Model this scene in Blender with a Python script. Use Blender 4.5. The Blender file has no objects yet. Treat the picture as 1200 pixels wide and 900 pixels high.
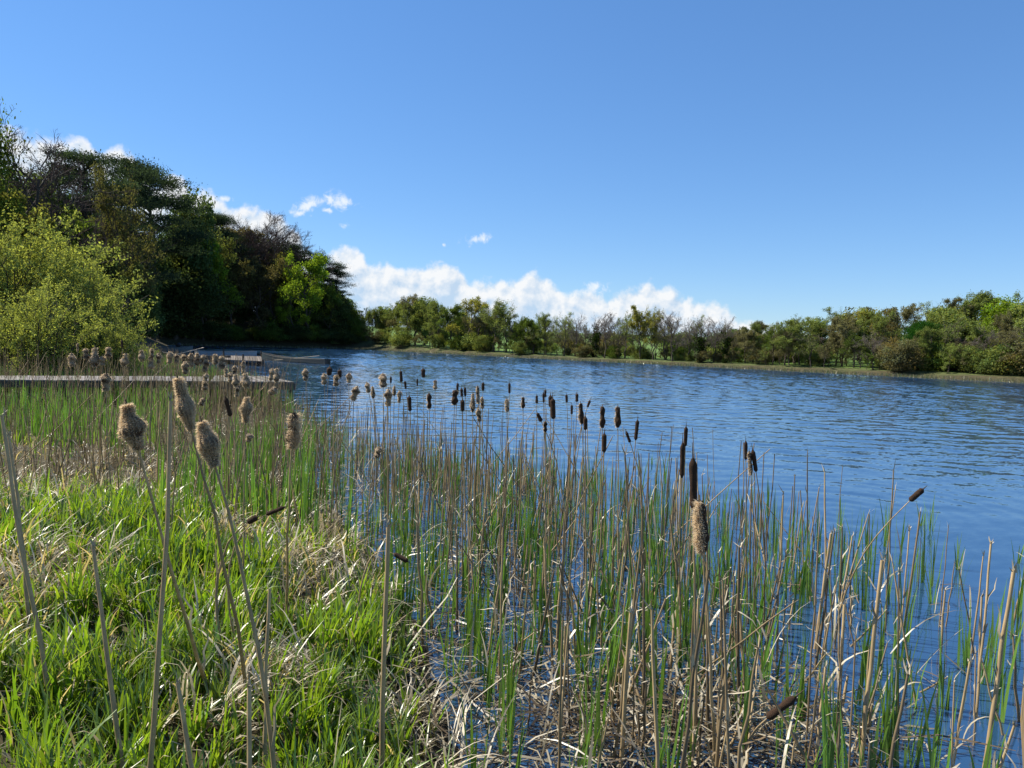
import bpy, math
import numpy as np
from mathutils import Vector, Matrix

R = math.radians
SC = bpy.context.scene
COL = SC.collection
rng = np.random.default_rng(11)

# ------------------------------------------------------------------ camera
EYE = np.array([0.0, 0.0, 2.4]); FPX = 880.0
PITCH, ROLL = math.atan(48 / FPX), R(1.9)
_F = np.array([0, math.cos(PITCH), -math.sin(PITCH)])
_R0 = np.array([1.0, 0, 0]); _U0 = np.array([0, math.sin(PITCH), math.cos(PITCH)])
_CR = math.cos(ROLL) * _R0 + math.sin(ROLL) * _U0
_CU = math.cos(ROLL) * _U0 - math.sin(ROLL) * _R0
cd = bpy.data.cameras.new("camera"); cam = bpy.data.objects.new("camera", cd); COL.objects.link(cam)
cd.sensor_width = 36; cd.lens = 36 * FPX / 1200; cd.clip_start = 0.05; cd.clip_end = 6000
M = Matrix.Identity(4)
for i in range(3):
    M[i][0], M[i][1], M[i][2], M[i][3] = _CR[i], _CU[i], -_F[i], EYE[i]
cam.matrix_world = M
SC.camera = cam


def ray(px, py):
    return _F + (px - 600) / FPX * _CR + (450 - py) / FPX * _CU


def P(px, py, z=0.0):
    d = ray(px, py)
    return EYE + d * ((z - EYE[2]) / d[2])


def Q(px, py, dist):
    return EYE + ray(px, py) * dist


def project(p):
    v = np.asarray(p, float) - EYE
    w = v @ _F
    return 600 + FPX * (v @ _CR) / w, 450 - FPX * (v @ _CU) / w, w


# ------------------------------------------------------------------ sun, sky with clouds, exposure
SUN_AZ, SUN_EL = -72.0, 49.0
S = Vector((math.sin(R(SUN_AZ)) * math.cos(R(SUN_EL)), math.cos(R(SUN_AZ)) * math.cos(R(SUN_EL)), math.sin(R(SUN_EL))))
sl = bpy.data.lights.new("sun", 'SUN'); sl.energy = 4.8; sl.angle = R(0.5); sl.color = (1.0, 0.95, 0.86)
so = bpy.data.objects.new("sun", sl); COL.objects.link(so); so.rotation_euler = S.to_track_quat('Z', 'Y').to_euler()

SC.view_settings.view_transform = 'Standard'; SC.view_settings.look = 'None'
SC.view_settings.exposure = 0.90; SC.view_settings.gamma = 1.0; SC.view_settings.use_curve_mapping = False
SC.cycles.use_denoising = True
SC.cycles.max_bounces = 6; SC.cycles.diffuse_bounces = 3; SC.cycles.glossy_bounces = 3
SC.cycles.transmission_bounces = 4; SC.cycles.transparent_max_bounces = 4

W = bpy.data.worlds.new("World"); SC.world = W; W.use_nodes = True
nt = W.node_tree; nt.nodes.clear()


class NT:
    def __init__(s, t): s.t = t
    def n(s, typ, **kw):
        nd = s.t.nodes.new(typ)
        for k, v in kw.items(): setattr(nd, k, v)
        return nd
    def put(s, sock, v):
        if hasattr(v, 'is_linked') or hasattr(v, 'links'): s.t.links.new(v, sock)
        elif isinstance(v, (tuple, list)) and len(v) == 3 and sock.type == 'RGBA': sock.default_value = (*v, 1)
        else: sock.default_value = v
    def m(s, op, a, b=0.0, c=None, clamp=False):
        nd = s.n('ShaderNodeMath', operation=op, use_clamp=clamp)
        s.put(nd.inputs[0], a); s.put(nd.inputs[1], b)
        if c is not None: s.put(nd.inputs[2], c)
        return nd.outputs[0]
    def mix(s, f, a, b, blend='MIX'):
        nd = s.n('ShaderNodeMix', data_type='RGBA', blend_type=blend)
        s.put(nd.inputs[0], f); s.put(nd.inputs[6], a); s.put(nd.inputs[7], b)
        return nd.outputs[2]
    def noise(s, vec, scale, detail=4, rough=.5, dist=0.0, col=False):
        nd = s.n('ShaderNodeTexNoise')
        if vec is not None: s.t.links.new(vec, nd.inputs['Vector'])
        nd.inputs['Scale'].default_value = scale; nd.inputs['Detail'].default_value = detail
        nd.inputs['Roughness'].default_value = rough; nd.inputs['Distortion'].default_value = dist
        return nd.outputs['Color' if col else 'Fac']
    def smooth(s, v, lo, hi):
        nd = s.n('ShaderNodeMapRange', interpolation_type='SMOOTHSTEP')
        s.put(nd.inputs[0], v); nd.inputs[1].default_value = lo; nd.inputs[2].default_value = hi
        return nd.outputs[0]
    def vm(s, op, a, b):
        nd = s.n('ShaderNodeVectorMath', operation=op)
        s.put(nd.inputs[0], a)
        if op == 'SCALE': s.put(nd.inputs[3], b)
        else: s.put(nd.inputs[1], b)
        return nd.outputs[0]
    def ramp(s, f, stops):
        nd = s.n('ShaderNodeValToRGB'); s.put(nd.inputs[0], f)
        e = nd.color_ramp.elements
        while len(e) > 1: e.remove(e[-1])
        e[0].position, e[0].color = stops[0][0], (*stops[0][1], 1)
        for p_, c_ in stops[1:]:
            q = e.new(p_); q.color = (*c_, 1)
        return nd.outputs[0]


def azel(px, py):
    d = ray(px, py); d = d / np.linalg.norm(d)
    return math.atan2(d[0], d[1]), math.asin(d[2])


def build_sky():
    g = NT(nt)
    sky = g.n('ShaderNodeTexSky', sky_type='NISHITA'); sky.sun_disc = False
    sky.sun_elevation = R(SUN_EL); sky.sun_rotation = R(SUN_AZ)
    sky.altitude = 0; sky.air_density = 1.0; sky.dust_density = 0.0; sky.ozone_density = 3.0
    hs = g.n('ShaderNodeHueSaturation'); hs.inputs['Saturation'].default_value = 1.12; hs.inputs['Value'].default_value = 1.0
    gm = g.n('ShaderNodeGamma'); gm.inputs['Gamma'].default_value = .72
    nt.links.new(sky.outputs[0], gm.inputs['Color'])
    sc_ = g.vm('MULTIPLY', gm.outputs[0], (0.99, 1.25, 1.64))
    nt.links.new(sc_, hs.inputs['Color'])
    tc = g.n('ShaderNodeTexCoord').outputs['Generated']
    d = g.vm('NORMALIZE', tc, (0, 0, 0))
    sep = g.n('ShaderNodeSeparateXYZ'); nt.links.new(d, sep.inputs[0])
    az = g.m('ARCTAN2', sep.outputs[0], sep.outputs[1]); el = g.m('ARCSINE', sep.outputs[2])
    # bank of cumulus: its top edge as a curve of azimuth
    prof = [(-60, 150), (10, 150), (45, 160), (60, 166), (80, 161), (102, 160), (114, 180), (128, 176), (142, 165), (158, 178), (172, 212), (188, 212), (200, 200),
            (214, 208), (224, 224), (244, 222), (258, 232), (272, 244), (288, 234), (304, 240), (322, 250), (344, 262), (356, 282), (374, 310), (386, 292),
            (404, 280), (420, 288), (432, 308), (452, 304), (474, 312), (500, 304), (520, 302), (540, 304), (550, 320), (580, 322), (610, 322), (624, 316),
            (640, 318), (662, 340), (690, 332), (712, 342), (736, 334), (766, 328), (794, 338), (822, 350), (852, 354), (866, 368), (890, 374), (915, 376),
            (940, 384), (1000, 400), (1200, 430), (1400, 440)]
    AZ0, AZ1, EM = -0.75, 0.75, 0.32
    fc = g.n('ShaderNodeFloatCurve'); cu = fc.mapping.curves[0]
    pts = []
    for px, py in prof:
        a, e = azel(px, py + (2 if px < 376 else 4)); pts.append(((a - AZ0) / (AZ1 - AZ0), max(0.0, e) / EM))
    pts = sorted(pts)
    cu.points[0].location = (0, pts[0][1]); cu.points[1].location = (1, 0)
    for p_ in pts:
        if 0.001 < p_[0] < 0.999:
            q = cu.points.new(*p_); q.handle_type = 'VECTOR'
    fc.mapping.update()
    nt.links.new(g.m('DIVIDE', g.m('SUBTRACT', az, AZ0), AZ1 - AZ0, clamp=True), fc.inputs['Value'])
    top = g.m('MULTIPLY', fc.outputs[0], EM)

    def fbm(v):
        a = g.noise(v, 26, 7, .56, 0.15)
        b = g.noise(v, 62, 6, .55, 0.2)
        return g.m('ADD', g.m('MULTIPLY', a, .62), g.m('MULTIPLY', b, .38))
    n0 = fbm(d)
    off = g.vm('ADD', d, (-0.0065, 0.0, 0.0075))
    n1 = fbm(off)
    dep = g.m('SUBTRACT', top, el)                                  # how far under the top edge
    dens = g.m('ADD', dep, g.m('MULTIPLY', g.m('SUBTRACT', n0, .50), .062))
    cov = g.smooth(dens, -0.002, 0.012)
    cov = g.m('MULTIPLY', cov, g.m('MULTIPLY', g.smooth(el, -.01, .03), .97))
    lit = g.m('ADD', .80, g.m('MULTIPLY', g.m('SUBTRACT', n0, n1), 5.0))
    lit = g.m('SUBTRACT', lit, g.m('MULTIPLY', g.smooth(dens, 0.005, 0.06), .50), clamp=True)
    ccol = g.mix(g.smooth(dens, .03, .075), g.mix(lit, (3.5, 4.5, 5.7), (6.2, 6.3, 6.4)), g.mix(lit, (3.2, 4.5, 6.0), (4.6, 5.3, 6.2)))
    # broken wisps
    blobs = [(362, 241, 24, 9, -.35), (398, 236, 22, 10, .1), (405, 264, 9, 5, 0), (558, 281, 17, 8, -.2), (352, 250, 10, 5, -.5), (520, 287, 4, 3, 0),
             (700, 336, 16, 8, 0), (204, 211, 14, 6, .2), (262, 233, 9, 4, 0), (382, 246, 10, 4, 0)]
    wis = None
    for px, py, a, b, rot in blobs:
        a0, e0 = azel(px, py)
        u = g.m('SUBTRACT', az, a0); v = g.m('SUBTRACT', el, e0)
        c, s_ = math.cos(-rot), math.sin(-rot)
        uu = g.m('DIVIDE', g.m('ADD', g.m('MULTIPLY', u, c), g.m('MULTIPLY', v, s_)), a / FPX)
        vv = g.m('DIVIDE', g.m('SUBTRACT', g.m('MULTIPLY', v, c), g.m('MULTIPLY', u, s_)), b / FPX)
        r = g.m('SQRT', g.m('ADD', g.m('MULTIPLY', uu, uu), g.m('MULTIPLY', vv, vv)))
        t = g.m('SUBTRACT', 1.0, r)
        wis = t if wis is None else g.m('MAXIMUM', wis, t)
    wn = g.noise(d, 75, 8, .62, .5)
    wd = g.m('ADD', wis, g.m('MULTIPLY', g.m('SUBTRACT', wn, .5), 3.2))
    wc = g.m('MULTIPLY', g.smooth(wd, 0.0, 1.1), g.smooth(wis, -.9, .3))
    wc = g.m('MULTIPLY', wc, .86)
    col = g.mix(cov, hs.outputs[0], ccol)
    col = g.mix(wc, col, (6.1, 6.4, 6.8))
    bg = g.n('ShaderNodeBackground'); bg.inputs['Strength'].default_value = 0.082
    nt.links.new(col, bg.inputs['Color'])
    out = g.n('ShaderNodeOutputWorld'); nt.links.new(bg.outputs[0], out.inputs[0])


build_sky()

# ------------------------------------------------------------------ mesh helpers


class MB:
    """collects vertices, quads / triangles and a colour per vertex into ONE mesh object"""
    def __init__(s): s.V = []; s.F4 = []; s.F3 = []; s.C = []; s.n = 0
    def add(s, V, F, c=(1, 1, 1)):
        V = np.asarray(V, float).reshape(-1, 3); F = np.asarray(F, int)
        c = np.asarray(c, float)
        if c.ndim == 1: c = np.broadcast_to(c, V.shape)
        s.V.append(V); s.C.append(c)
        if len(F): (s.F4 if F.shape[1] == 4 else s.F3).append(F + s.n)
        s.n += len(V); return s
    def mesh(s, name, mat, smooth=True):
        me = bpy.data.meshes.new(name)
        V = np.concatenate(s.V); C = np.concatenate(s.C)
        f4 = np.concatenate(s.F4) if s.F4 else np.zeros((0, 4), int)
        f3 = np.concatenate(s.F3) if s.F3 else np.zeros((0, 3), int)
        me.vertices.add(len(V)); me.vertices.foreach_set('co', V.astype(np.float32).ravel())
        nl = f4.size + f3.size
        me.loops.add(nl); me.loops.foreach_set('vertex_index', np.concatenate([f4.ravel(), f3.ravel()]).astype(np.int32))
        me.polygons.add(len(f4) + len(f3))
        st = np.concatenate([np.arange(len(f4)) * 4, f4.size + np.arange(len(f3)) * 3]).astype(np.int32)
        me.polygons.foreach_set('loop_start', st)
        me.polygons.foreach_set('use_smooth', np.full(len(st), bool(smooth)))
        me.update(calc_edges=True)
        at = me.color_attributes.new('col', 'FLOAT_COLOR', 'POINT')
        at.data.foreach_set('color', np.concatenate([C, np.ones((len(C), 1))], 1).astype(np.float32).ravel())
        me.materials.append(mat); me.validate()
        return me
    def obj(s, name, mat, parent=None, smooth=True):
        return link(name, s.mesh(name, mat, smooth), parent)


def link(name, me, parent=None):
    o = bpy.data.objects.new(name, me); COL.objects.link(o)
    if parent is not None: o.parent = parent
    return o


def empty(name, loc=(0, 0, 0), rz=0.0):
    o = bpy.data.objects.new(name, None); COL.objects.link(o)
    o.location = loc; o.rotation_euler = (0, 0, rz); o.empty_display_size = .1
    return o


def tag(o, label=None, cat=None, group=None, kind=None):
    if label: o['label'] = label
    if cat: o['category'] = cat
    if group: o['group'] = group
    if kind: o['kind'] = kind
    return o


def nrm(v): return v / np.maximum(np.linalg.norm(v, axis=-1, keepdims=True), 1e-9)


def tubes(Pt, Rd, sides=5, cap=True):
    """Pt (N,K,3) centre lines, Rd (N,K) radii"""
    Pt = np.asarray(Pt, float); Rd = np.asarray(Rd, float); N, K, _ = Pt.shape
    ax = nrm(Pt[:, -1] - Pt[:, 0])
    ref = np.where(np.abs(ax[:, 2:3]) > .9, np.array([[1., 0, 0]]), np.array([[0, 0, 1.]]))
    u = nrm(np.cross(ax, ref)); v = np.cross(ax, u)
    a = np.arange(sides) / sides * 2 * np.pi
    ring = np.cos(a)[None, :, None] * u[:, None] + np.sin(a)[None, :, None] * v[:, None]      # N,s,3
    V = Pt[:, :, None] + Rd[:, :, None, None] * ring[:, None]
    b = (np.arange(N) * K * sides)[:, None, None]
    k = (np.arange(K - 1) * sides)[None, :, None]; j = np.arange(sides)[None, None]; j2 = (j + 1) % sides
    F = np.stack([b + k + j, b + k + j2, b + k + sides + j2, b + k + sides + j], -1).reshape(-1, 4)
    return V.reshape(-1, 3), F


def ribbons(Pt, Wd, side):
    """Pt (N,K,3), Wd (N,K) half widths, side (N,3)"""
    N, K, _ = Pt.shape
    o = side[:, None, :] * Wd[:, :, None]
    V = np.stack([Pt - o, Pt + o], 2)
    b = (np.arange(N) * K * 2)[:, None]; k = (np.arange(K - 1) * 2)[None]
    F = np.stack([b + k, b + k + 1, b + k + 3, b + k + 2], -1).reshape(-1, 4)
    return V.reshape(-1, 3), F


def leaves(C, size, g, up=.35, asp=.6):
    """rhombic leaf faces at C (N,3)"""
    N = len(C)
    n = nrm(g.normal(size=(N, 3)) + np.array([0, 0, up]))
    t = nrm(np.cross(n, g.normal(size=(N, 3)))); b = np.cross(n, t)
    s = (size * g.uniform(.6, 1.35, N))[:, None]
    fold = n * s * .18
    V = np.stack([C - t * s, C - b * s * asp + fold, C + t * s, C + b * s * asp + fold], 1)
    F = np.arange(N * 4).reshape(N, 4)
    return V.reshape(-1, 3), F


def box(x0, x1, y0, y1, z0, z1):
    V = [(x, y, z) for z in (z0, z1) for (x, y) in ((x0, y0), (x1, y0), (x1, y1), (x0, y1))]
    F = [(0, 3, 2, 1), (4, 5, 6, 7), (0, 1, 5, 4), (1, 2, 6, 5), (2, 3, 7, 6), (3, 0, 4, 7)]
    return np.array(V, float), np.array(F)


# ------------------------------------------------------------------ materials
def mat(name):
    m = bpy.data.materials.new(name); m.use_nodes = True; m.node_tree.nodes.clear()
    return m, NT(m.node_tree)


def leafy_material(name, source, trans=.45, gloss=.06, rough=.45, vary=.35, tint=(1.25, 1.15, .55), tip=None):
    """thin leaf: diffuse + light coming through + a slight sheen; colour from the object or from the vertex attribute"""
    m, g = mat(name)
    at = g.n('ShaderNodeAttribute', attribute_name='col')
    if source == 'object':
        oi = g.n('ShaderNodeObjectInfo'); base = g.mix(1.0, oi.outputs['Color'], at.outputs['Color'], 'MULTIPLY')
    else:
        base = at.outputs['Color']
    d = g.n('ShaderNodeBsdfDiffuse'); g.put(d.inputs[0], base)
    t = g.n('ShaderNodeBsdfTranslucent'); g.put(t.inputs[0], g.mix(1.0, base, tint, 'MULTIPLY'))
    ms = g.n('ShaderNodeMixShader'); ms.inputs[0].default_value = trans
    g.t.links.new(d.outputs[0], ms.inputs[1]); g.t.links.new(t.outputs[0], ms.inputs[2])
    gl = g.n('ShaderNodeBsdfGlossy'); gl.inputs['Roughness'].default_value = rough; gl.inputs[0].default_value = (.9, .9, .85, 1)
    m2 = g.n('ShaderNodeMixShader'); m2.inputs[0].default_value = gloss
    g.t.links.new(ms.outputs[0], m2.inputs[1]); g.t.links.new(gl.outputs[0], m2.inputs[2])
    o = g.n('ShaderNodeOutputMaterial'); g.t.links.new(m2.outputs[0], o.inputs[0])
    return m


def rough_material(name, source='col', noise_scale=8, amount=.4, rough=.85, bump=.0, stretch=None, spec=.2):
    m, g = mat(name)
    at = g.n('ShaderNodeAttribute', attribute_name='col'); base = at.outputs['Color']
    if source == 'object':
        oi = g.n('ShaderNodeObjectInfo'); base = g.mix(1.0, oi.outputs['Color'], base, 'MULTIPLY')
    tc = g.n('ShaderNodeTexCoord').outputs['Object']
    if stretch: tc = g.vm('MULTIPLY', tc, stretch)
    n = g.noise(tc, noise_scale, 6, .6)
    k = g.n('ShaderNodeMapRange'); g.put(k.inputs[0], n); k.inputs[1].default_value = .3; k.inputs[2].default_value = .7
    k.inputs[3].default_value = 1 - amount; k.inputs[4].default_value = 1 + amount
    b = g.n('ShaderNodeBsdfPrincipled')
    g.put(b.inputs['Base Color'], g.vm('SCALE', base, k.outputs[0]))
    b.inputs['Roughness'].default_value = rough; b.inputs['Specular IOR Level'].default_value = spec
    if bump:
        bp = g.n('ShaderNodeBump'); bp.inputs['Strength'].default_value = bump; bp.inputs['Distance'].default_value = .01
        g.put(bp.inputs['Height'], n); g.t.links.new(bp.outputs[0], b.inputs['Normal'])
    o = g.n('ShaderNodeOutputMaterial'); g.t.links.new(b.outputs[0], o.inputs[0])
    return m


M_TREELEAF = leafy_material('tree_leaf', 'object', trans=.45, gloss=.0)
M_TWIG = leafy_material('twig', 'object', trans=.1, gloss=.0, tint=(1, 1, 1))
M_GRASS = leafy_material('grass_blade', 'col', trans=.55, gloss=.07, rough=.4)
M_REED = leafy_material('reed_blade', 'col', trans=.40, gloss=.06, rough=.35)
M_STRAW = leafy_material('straw', 'col', trans=.25, gloss=.05, rough=.4, tint=(1.05, 1, .85))
M_FLUFF = leafy_material('fluff', 'col', trans=.55, gloss=.0, tint=(1.15, 1.05, .85))
M_BARK = rough_material('bark', 'object', 5, .45, .9, .5, (1, 1, .3))
M_STALK = rough_material('dry_stalk', 'col', 30, .35, .6, .2, (1, 1, .15), .3)
M_HEAD = rough_material('seed_head', 'col', 90, .5, .95, .8)
M_WOOD = rough_material('weathered_wood', 'col', 3, .35, .85, .4, (1, 6, 6))
M_PAINT = rough_material('boat_paint', 'col', 6, .22, .45, .1)

# ------------------------------------------------------------------ ground, lake
shore_px = [(690, 1150), (560, 985), (525, 900), (505, 800), (490, 735), (452, 675), (430, 645), (385, 585), (352, 545), (345, 515), (338, 485), (300, 458),
            (232, 441), (190, 428)]
LAKE = [P(x, y)[:2] for x, y in shore_px]
LAKE = [np.array([40., -30.]), np.array([9., -9.]), np.array([2.2, .6])] + LAKE + [np.array(a, float) for a in
        ((-29, 62), (-46, 98), (-62, 135), (-53, 151), (-36, 161), (-10, 137), (20, 109.5), (54, 78), (74, 57), (96, 30), (100, 0), (80, -35))]
LAKE = np.array(LAKE)
FAR_A, FAR_B = np.array([-36., 161.]), np.array([54., 78.])


def poly_sd(X, Y, poly):
    """signed distance, positive outside"""
    X = np.asarray(X, float); Y = np.asarray(Y, float)
    d = np.full(X.shape, 1e18); ins = np.zeros(X.shape, bool)
    n = len(poly)
    for i in range(n):
        ax, ay = poly[i]; bx, by = poly[(i + 1) % n]
        ex, ey = bx - ax, by - ay
        t = np.clip(((X - ax) * ex + (Y - ay) * ey) / (ex * ex + ey * ey), 0, 1)
        d = np.minimum(d, (X - ax - t * ex) ** 2 + (Y - ay - t * ey) ** 2)
        c = (ay > Y) != (by > Y)
        with np.errstate(divide='ignore', invalid='ignore'):
            ins ^= c & (X < ex * (Y - ay) / (ey if ey else 1e-12) + ax)
    d = np.sqrt(d)
    return np.where(ins, -d, d)


def wave_noise(X, Y, s, seed):
    g = np.random.default_rng(seed); o = 0
    for k in range(7):
        a = g.uniform(0, 6.283); f = s * g.uniform(.6, 2.2); o = o + np.sin((X * math.cos(a) + Y * math.sin(a)) * f + g.uniform(0, 6.28)) / 7
    return o


def sstep(x, a, b):
    t = np.clip((x - a) / (b - a), 0, 1); return t * t * (3 - 2 * t)


def height(X, Y):
    X = np.asarray(X, float); Y = np.asarray(Y, float)
    sd = poly_sd(X, Y, LAKE)
    wig = wave_noise(X, Y, 1.3, 3) * .35
    s = sd + wig * np.clip(sd + 1, 0, 1) * .4
    near = 1 - sstep(Y - .25 * X, 7.0, 13.0)                       # the dry bank in front
    top = near * .80 + (1 - near) * .08
    r = np.hypot(X, Y)
    far = sstep(r, 45, 70)
    bank = top * (1 - np.exp(-np.maximum(s, 0) / 2.3)) + .02
    farh = .35 * (1 - np.exp(-np.maximum(s, 0) / 1.5)) + .02 + .022 * np.maximum(s, 0)
    h = bank * (1 - far) + farh * far
    hill = 19 * np.exp(-(((X + 112) / 52) ** 2 + ((Y - 158) / 62) ** 2)) + 9 * np.exp(-(((X + 75) / 26) ** 2 + ((Y - 90) / 40) ** 2))
    hill2 = 9 * np.exp(-(((X - 125) / 55) ** 2 + ((Y - 150) / 50) ** 2))
    h = h + np.minimum(hill + hill2, .32 * np.maximum(s, 0))
    h = h + wave_noise(X, Y, 2.6, 5) * .05 * np.clip(s, 0, 1) * near
    bed = -.05 - .30 * np.maximum(-s, 0); bed = np.maximum(bed, -1.2)
    return np.where(s > 0, h, np.minimum(bed, 0.02)), s


def gh(x, y): return float(height(np.array([x]), np.array([y]))[0][0])


def build_ground():
    rad = np.concatenate([np.linspace(.3, 16, 150), 16 * (900 / 16) ** (np.arange(1, 151) / 150)])
    NA = 420; an = np.arange(NA) / NA * 2 * np.pi
    A, RR = np.meshgrid(an, rad); X = RR * np.sin(A); Y = RR * np.cos(A)
    h, s = height(X, Y)
    V = np.stack([X, Y, h], -1).reshape(-1, 3)
    V = np.concatenate([V, [[0, 0, gh(0, 0)]]])
    K = len(rad)
    i = np.arange(K - 1)[:, None] * NA; j = np.arange(NA)[None]; j2 = (j + 1) % NA
    F = np.stack([i + j, i + NA + j, i + NA + j2, i + j2], -1).reshape(-1, 4)
    T = np.stack([np.full(NA, len(V) - 1), np.arange(NA), (np.arange(NA) + 1) % NA], -1)
    soil = np.array([.055, .045, .022]); mud = np.array([.030, .024, .014]); field = np.array([.095, .155, .030]); litter = np.array([.05, .042, .02])
    nr = sstep(np.hypot(X, Y), 14, 40)[..., None]
    wet = (1 - sstep(s, .2, 1.2))[..., None]
    c = soil * (1 - wet) + mud * wet
    left = sstep(-X - 20 + .0 * Y, 0, 20)[..., None] * (1 - sstep(Y, 230, 300)[..., None])
    fc = field * (1 - left) + litter * left
    fringe = (1 - sstep(s, 1.0, 6.0))[..., None]
    fc = fc * (1 - fringe) + np.array([.06, .05, .025]) * fringe
    c = c * (1 - nr) + fc * nr
    c = np.concatenate([c.reshape(-1, 3), [soil]])
    mb = MB(); mb.add(V, F, c); mb.F3.append(T)
    m = rough_material('earth', 'col', 1.7, .45, .95, .6)
    tag(mb.obj('ground', m), kind='structure')


build_ground()


def build_water():
    m, g = mat('lake_water')
    tc = g.n('ShaderNodeTexCoord').outputs['Object']
    rot = g.n('ShaderNodeMapping'); g.t.links.new(tc, rot.inputs['Vector']); rot.inputs['Rotation'].default_value = (0, 0, R(-25))
    v = rot.outputs[0]
    def slope(vec, sc, det, k):
        return g.vm('SCALE', g.vm('SUBTRACT', g.noise(vec, sc, det, .5, 0, True), (.5, .5, .5)), k)
    mid = slope(g.vm('MULTIPLY', v, (.7, 1.5, 1)), 4.5, 3, .26)
    fine = slope(g.vm('MULTIPLY', v, (.8, 1.3, 1)), 14.0, 2, .20)
    patch = g.noise(v, .06, 3, .55)                                  # gusts and calm patches
    sep = g.n('ShaderNodeSeparateXYZ'); g.t.links.new(tc, sep.inputs[0])
    dist = g.m('SQRT', g.m('ADD', g.m('MULTIPLY', sep.outputs[0], sep.outputs[0]), g.m('MULTIPLY', sep.outputs[1], sep.outputs[1])))
    amp = g.m('MULTIPLY', g.m('ADD', .28, g.m('ADD', g.m('MULTIPLY', g.smooth(dist, 6, 24), .45), g.m('MULTIPLY', g.smooth(dist, 18, 90), .65))), g.m('ADD', .6, g.m('MULTIPLY', g.smooth(patch, .35, .65), .7)))
    sl_ = g.vm('SCALE', g.vm('ADD', mid, fine), amp)
    gn = g.n('ShaderNodeNewGeometry').outputs['Normal']
    def normal(k): return g.vm('NORMALIZE', g.vm('ADD', g.vm('MULTIPLY', sl_, (k * .75, k, 0)), gn), (0, 0, 0))
    ring = g.n('ShaderNodeTexWave', wave_type='RINGS', rings_direction='Z'); mp = g.n('ShaderNodeMapping', vector_type='POINT')
    c0 = P(985, 600); mp.inputs['Location'].default_value = (-c0[0], -c0[1], 0)     # rings spreading from where something touched the surface
    g.t.links.new(tc, mp.inputs['Vector']); g.t.links.new(mp.outputs[0], ring.inputs['Vector'])
    ring.inputs['Scale'].default_value = .75; ring.inputs['Distortion'].default_value = 1.6; ring.inputs['Detail'].default_value = 2
    rd = g.n('ShaderNodeVectorMath', operation='LENGTH'); g.t.links.new(mp.outputs[0], rd.inputs[0])
    bp = g.n('ShaderNodeBump'); bp.inputs['Strength'].default_value = 1.0; bp.inputs['Distance'].default_value = .2
    g.put(bp.inputs['Height'], g.m('MULTIPLY', ring.outputs['Fac'], g.m('MULTIPLY', g.m('SUBTRACT', 1.0, g.smooth(rd.outputs['Value'], 1.5, 7.0)), .016)))
    g.t.links.new(normal(1.0), bp.inputs['Normal'])
    fr = g.n('ShaderNodeFresnel'); fr.inputs['IOR'].default_value = 2.2; g.t.links.new(normal(.25), fr.inputs['Normal'])
    body = g.n('ShaderNodeBsdfDiffuse'); body.inputs[0].default_value = (.016, .050, .110, 1)   # light scattered back by the lake itself
    gl = g.n('ShaderNodeBsdfGlossy'); gl.inputs['Roughness'].default_value = .05; gl.inputs[0].default_value = (1, 1, 1, 1)
    g.t.links.new(bp.outputs[0], gl.inputs['Normal'])
    mx = g.n('ShaderNodeMixShader'); g.t.links.new(fr.outputs[0], mx.inputs[0]); g.t.links.new(body.outputs[0], mx.inputs[1]); g.t.links.new(gl.outputs[0], mx.inputs[2])
    o = g.n('ShaderNodeOutputMaterial'); g.t.links.new(mx.outputs[0], o.inputs[0])
    # wind waves as real relief: rings of vertices fine enough for half-metre ripples, only where there is lake
    r = [4.5]
    while r[-1] < 185: r.append(r[-1] + min(.20, .05 + .0032 * r[-1]))
    r = np.array(r); an = np.radians(np.linspace(-56, 58, 760))
    A, RR = np.meshgrid(an, r); X = RR * np.sin(A); Y = RR * np.cos(A)
    gg = np.random.default_rng(17); Z = np.zeros_like(X)
    for _ in range(44):
        lam = gg.uniform(.55, 1.5); th = R(78) + gg.normal(0, .55); k = 2 * np.pi / lam
        Z += .013 / k * np.sin(k * (X * math.cos(th) + Y * math.sin(th)) + gg.uniform(0, 6.28))
    sh = .12 + .60 * sstep(RR, 9, 26) + .75 * sstep(RR, 28, 95); sh *= .65 + .5 * sstep(wave_noise(X, Y, .10, 91), -.25, .3)
    keep = poly_sd(X, Y, LAKE) < 1.0
    Z = Z * sh
    nA = len(an); idx = np.arange(len(r) * nA).reshape(len(r), nA)
    F = np.stack([idx[:-1, :-1], idx[:-1, 1:], idx[1:, 1:], idx[1:, :-1]], -1)
    F = F[:, :, ::-1] if np.cross([X[0, 1] - X[0, 0], Y[0, 1] - Y[0, 0], 0], [X[1, 0] - X[0, 0], Y[1, 0] - Y[0, 0], 0])[2] < 0 else F
    fk = keep[:-1, :-1] | keep[1:, 1:]; F = F[fk]
    used = np.unique(F); new = np.full(X.size, -1); new[used] = np.arange(len(used))
    V = np.stack([X.ravel(), Y.ravel(), Z.ravel()], -1)[used]
    mb = MB(); mb.add(V, new[F])
    q = np.array([(-78, -45), (118, -45), (118, 178), (-78, 178)], float)
    mb.add([(*p, -.17) for p in q], [(0, 1, 2, 3)])                     # the still sheet beyond them
    R0 = 4.52; a = np.linspace(0, 2 * np.pi, 49)[:-1]
    mb.add([(R0 * math.sin(t), R0 * math.cos(t), 0) for t in a] + [(0, 0, 0)], [(48, (i + 1) % 48, i) for i in range(48)])
    tag(mb.obj('lake_water', m), kind='structure')
    print('water verts', len(V))


build_water()

# ------------------------------------------------------------------ trees
BARK = (.075, .06, .045, 1)


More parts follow.
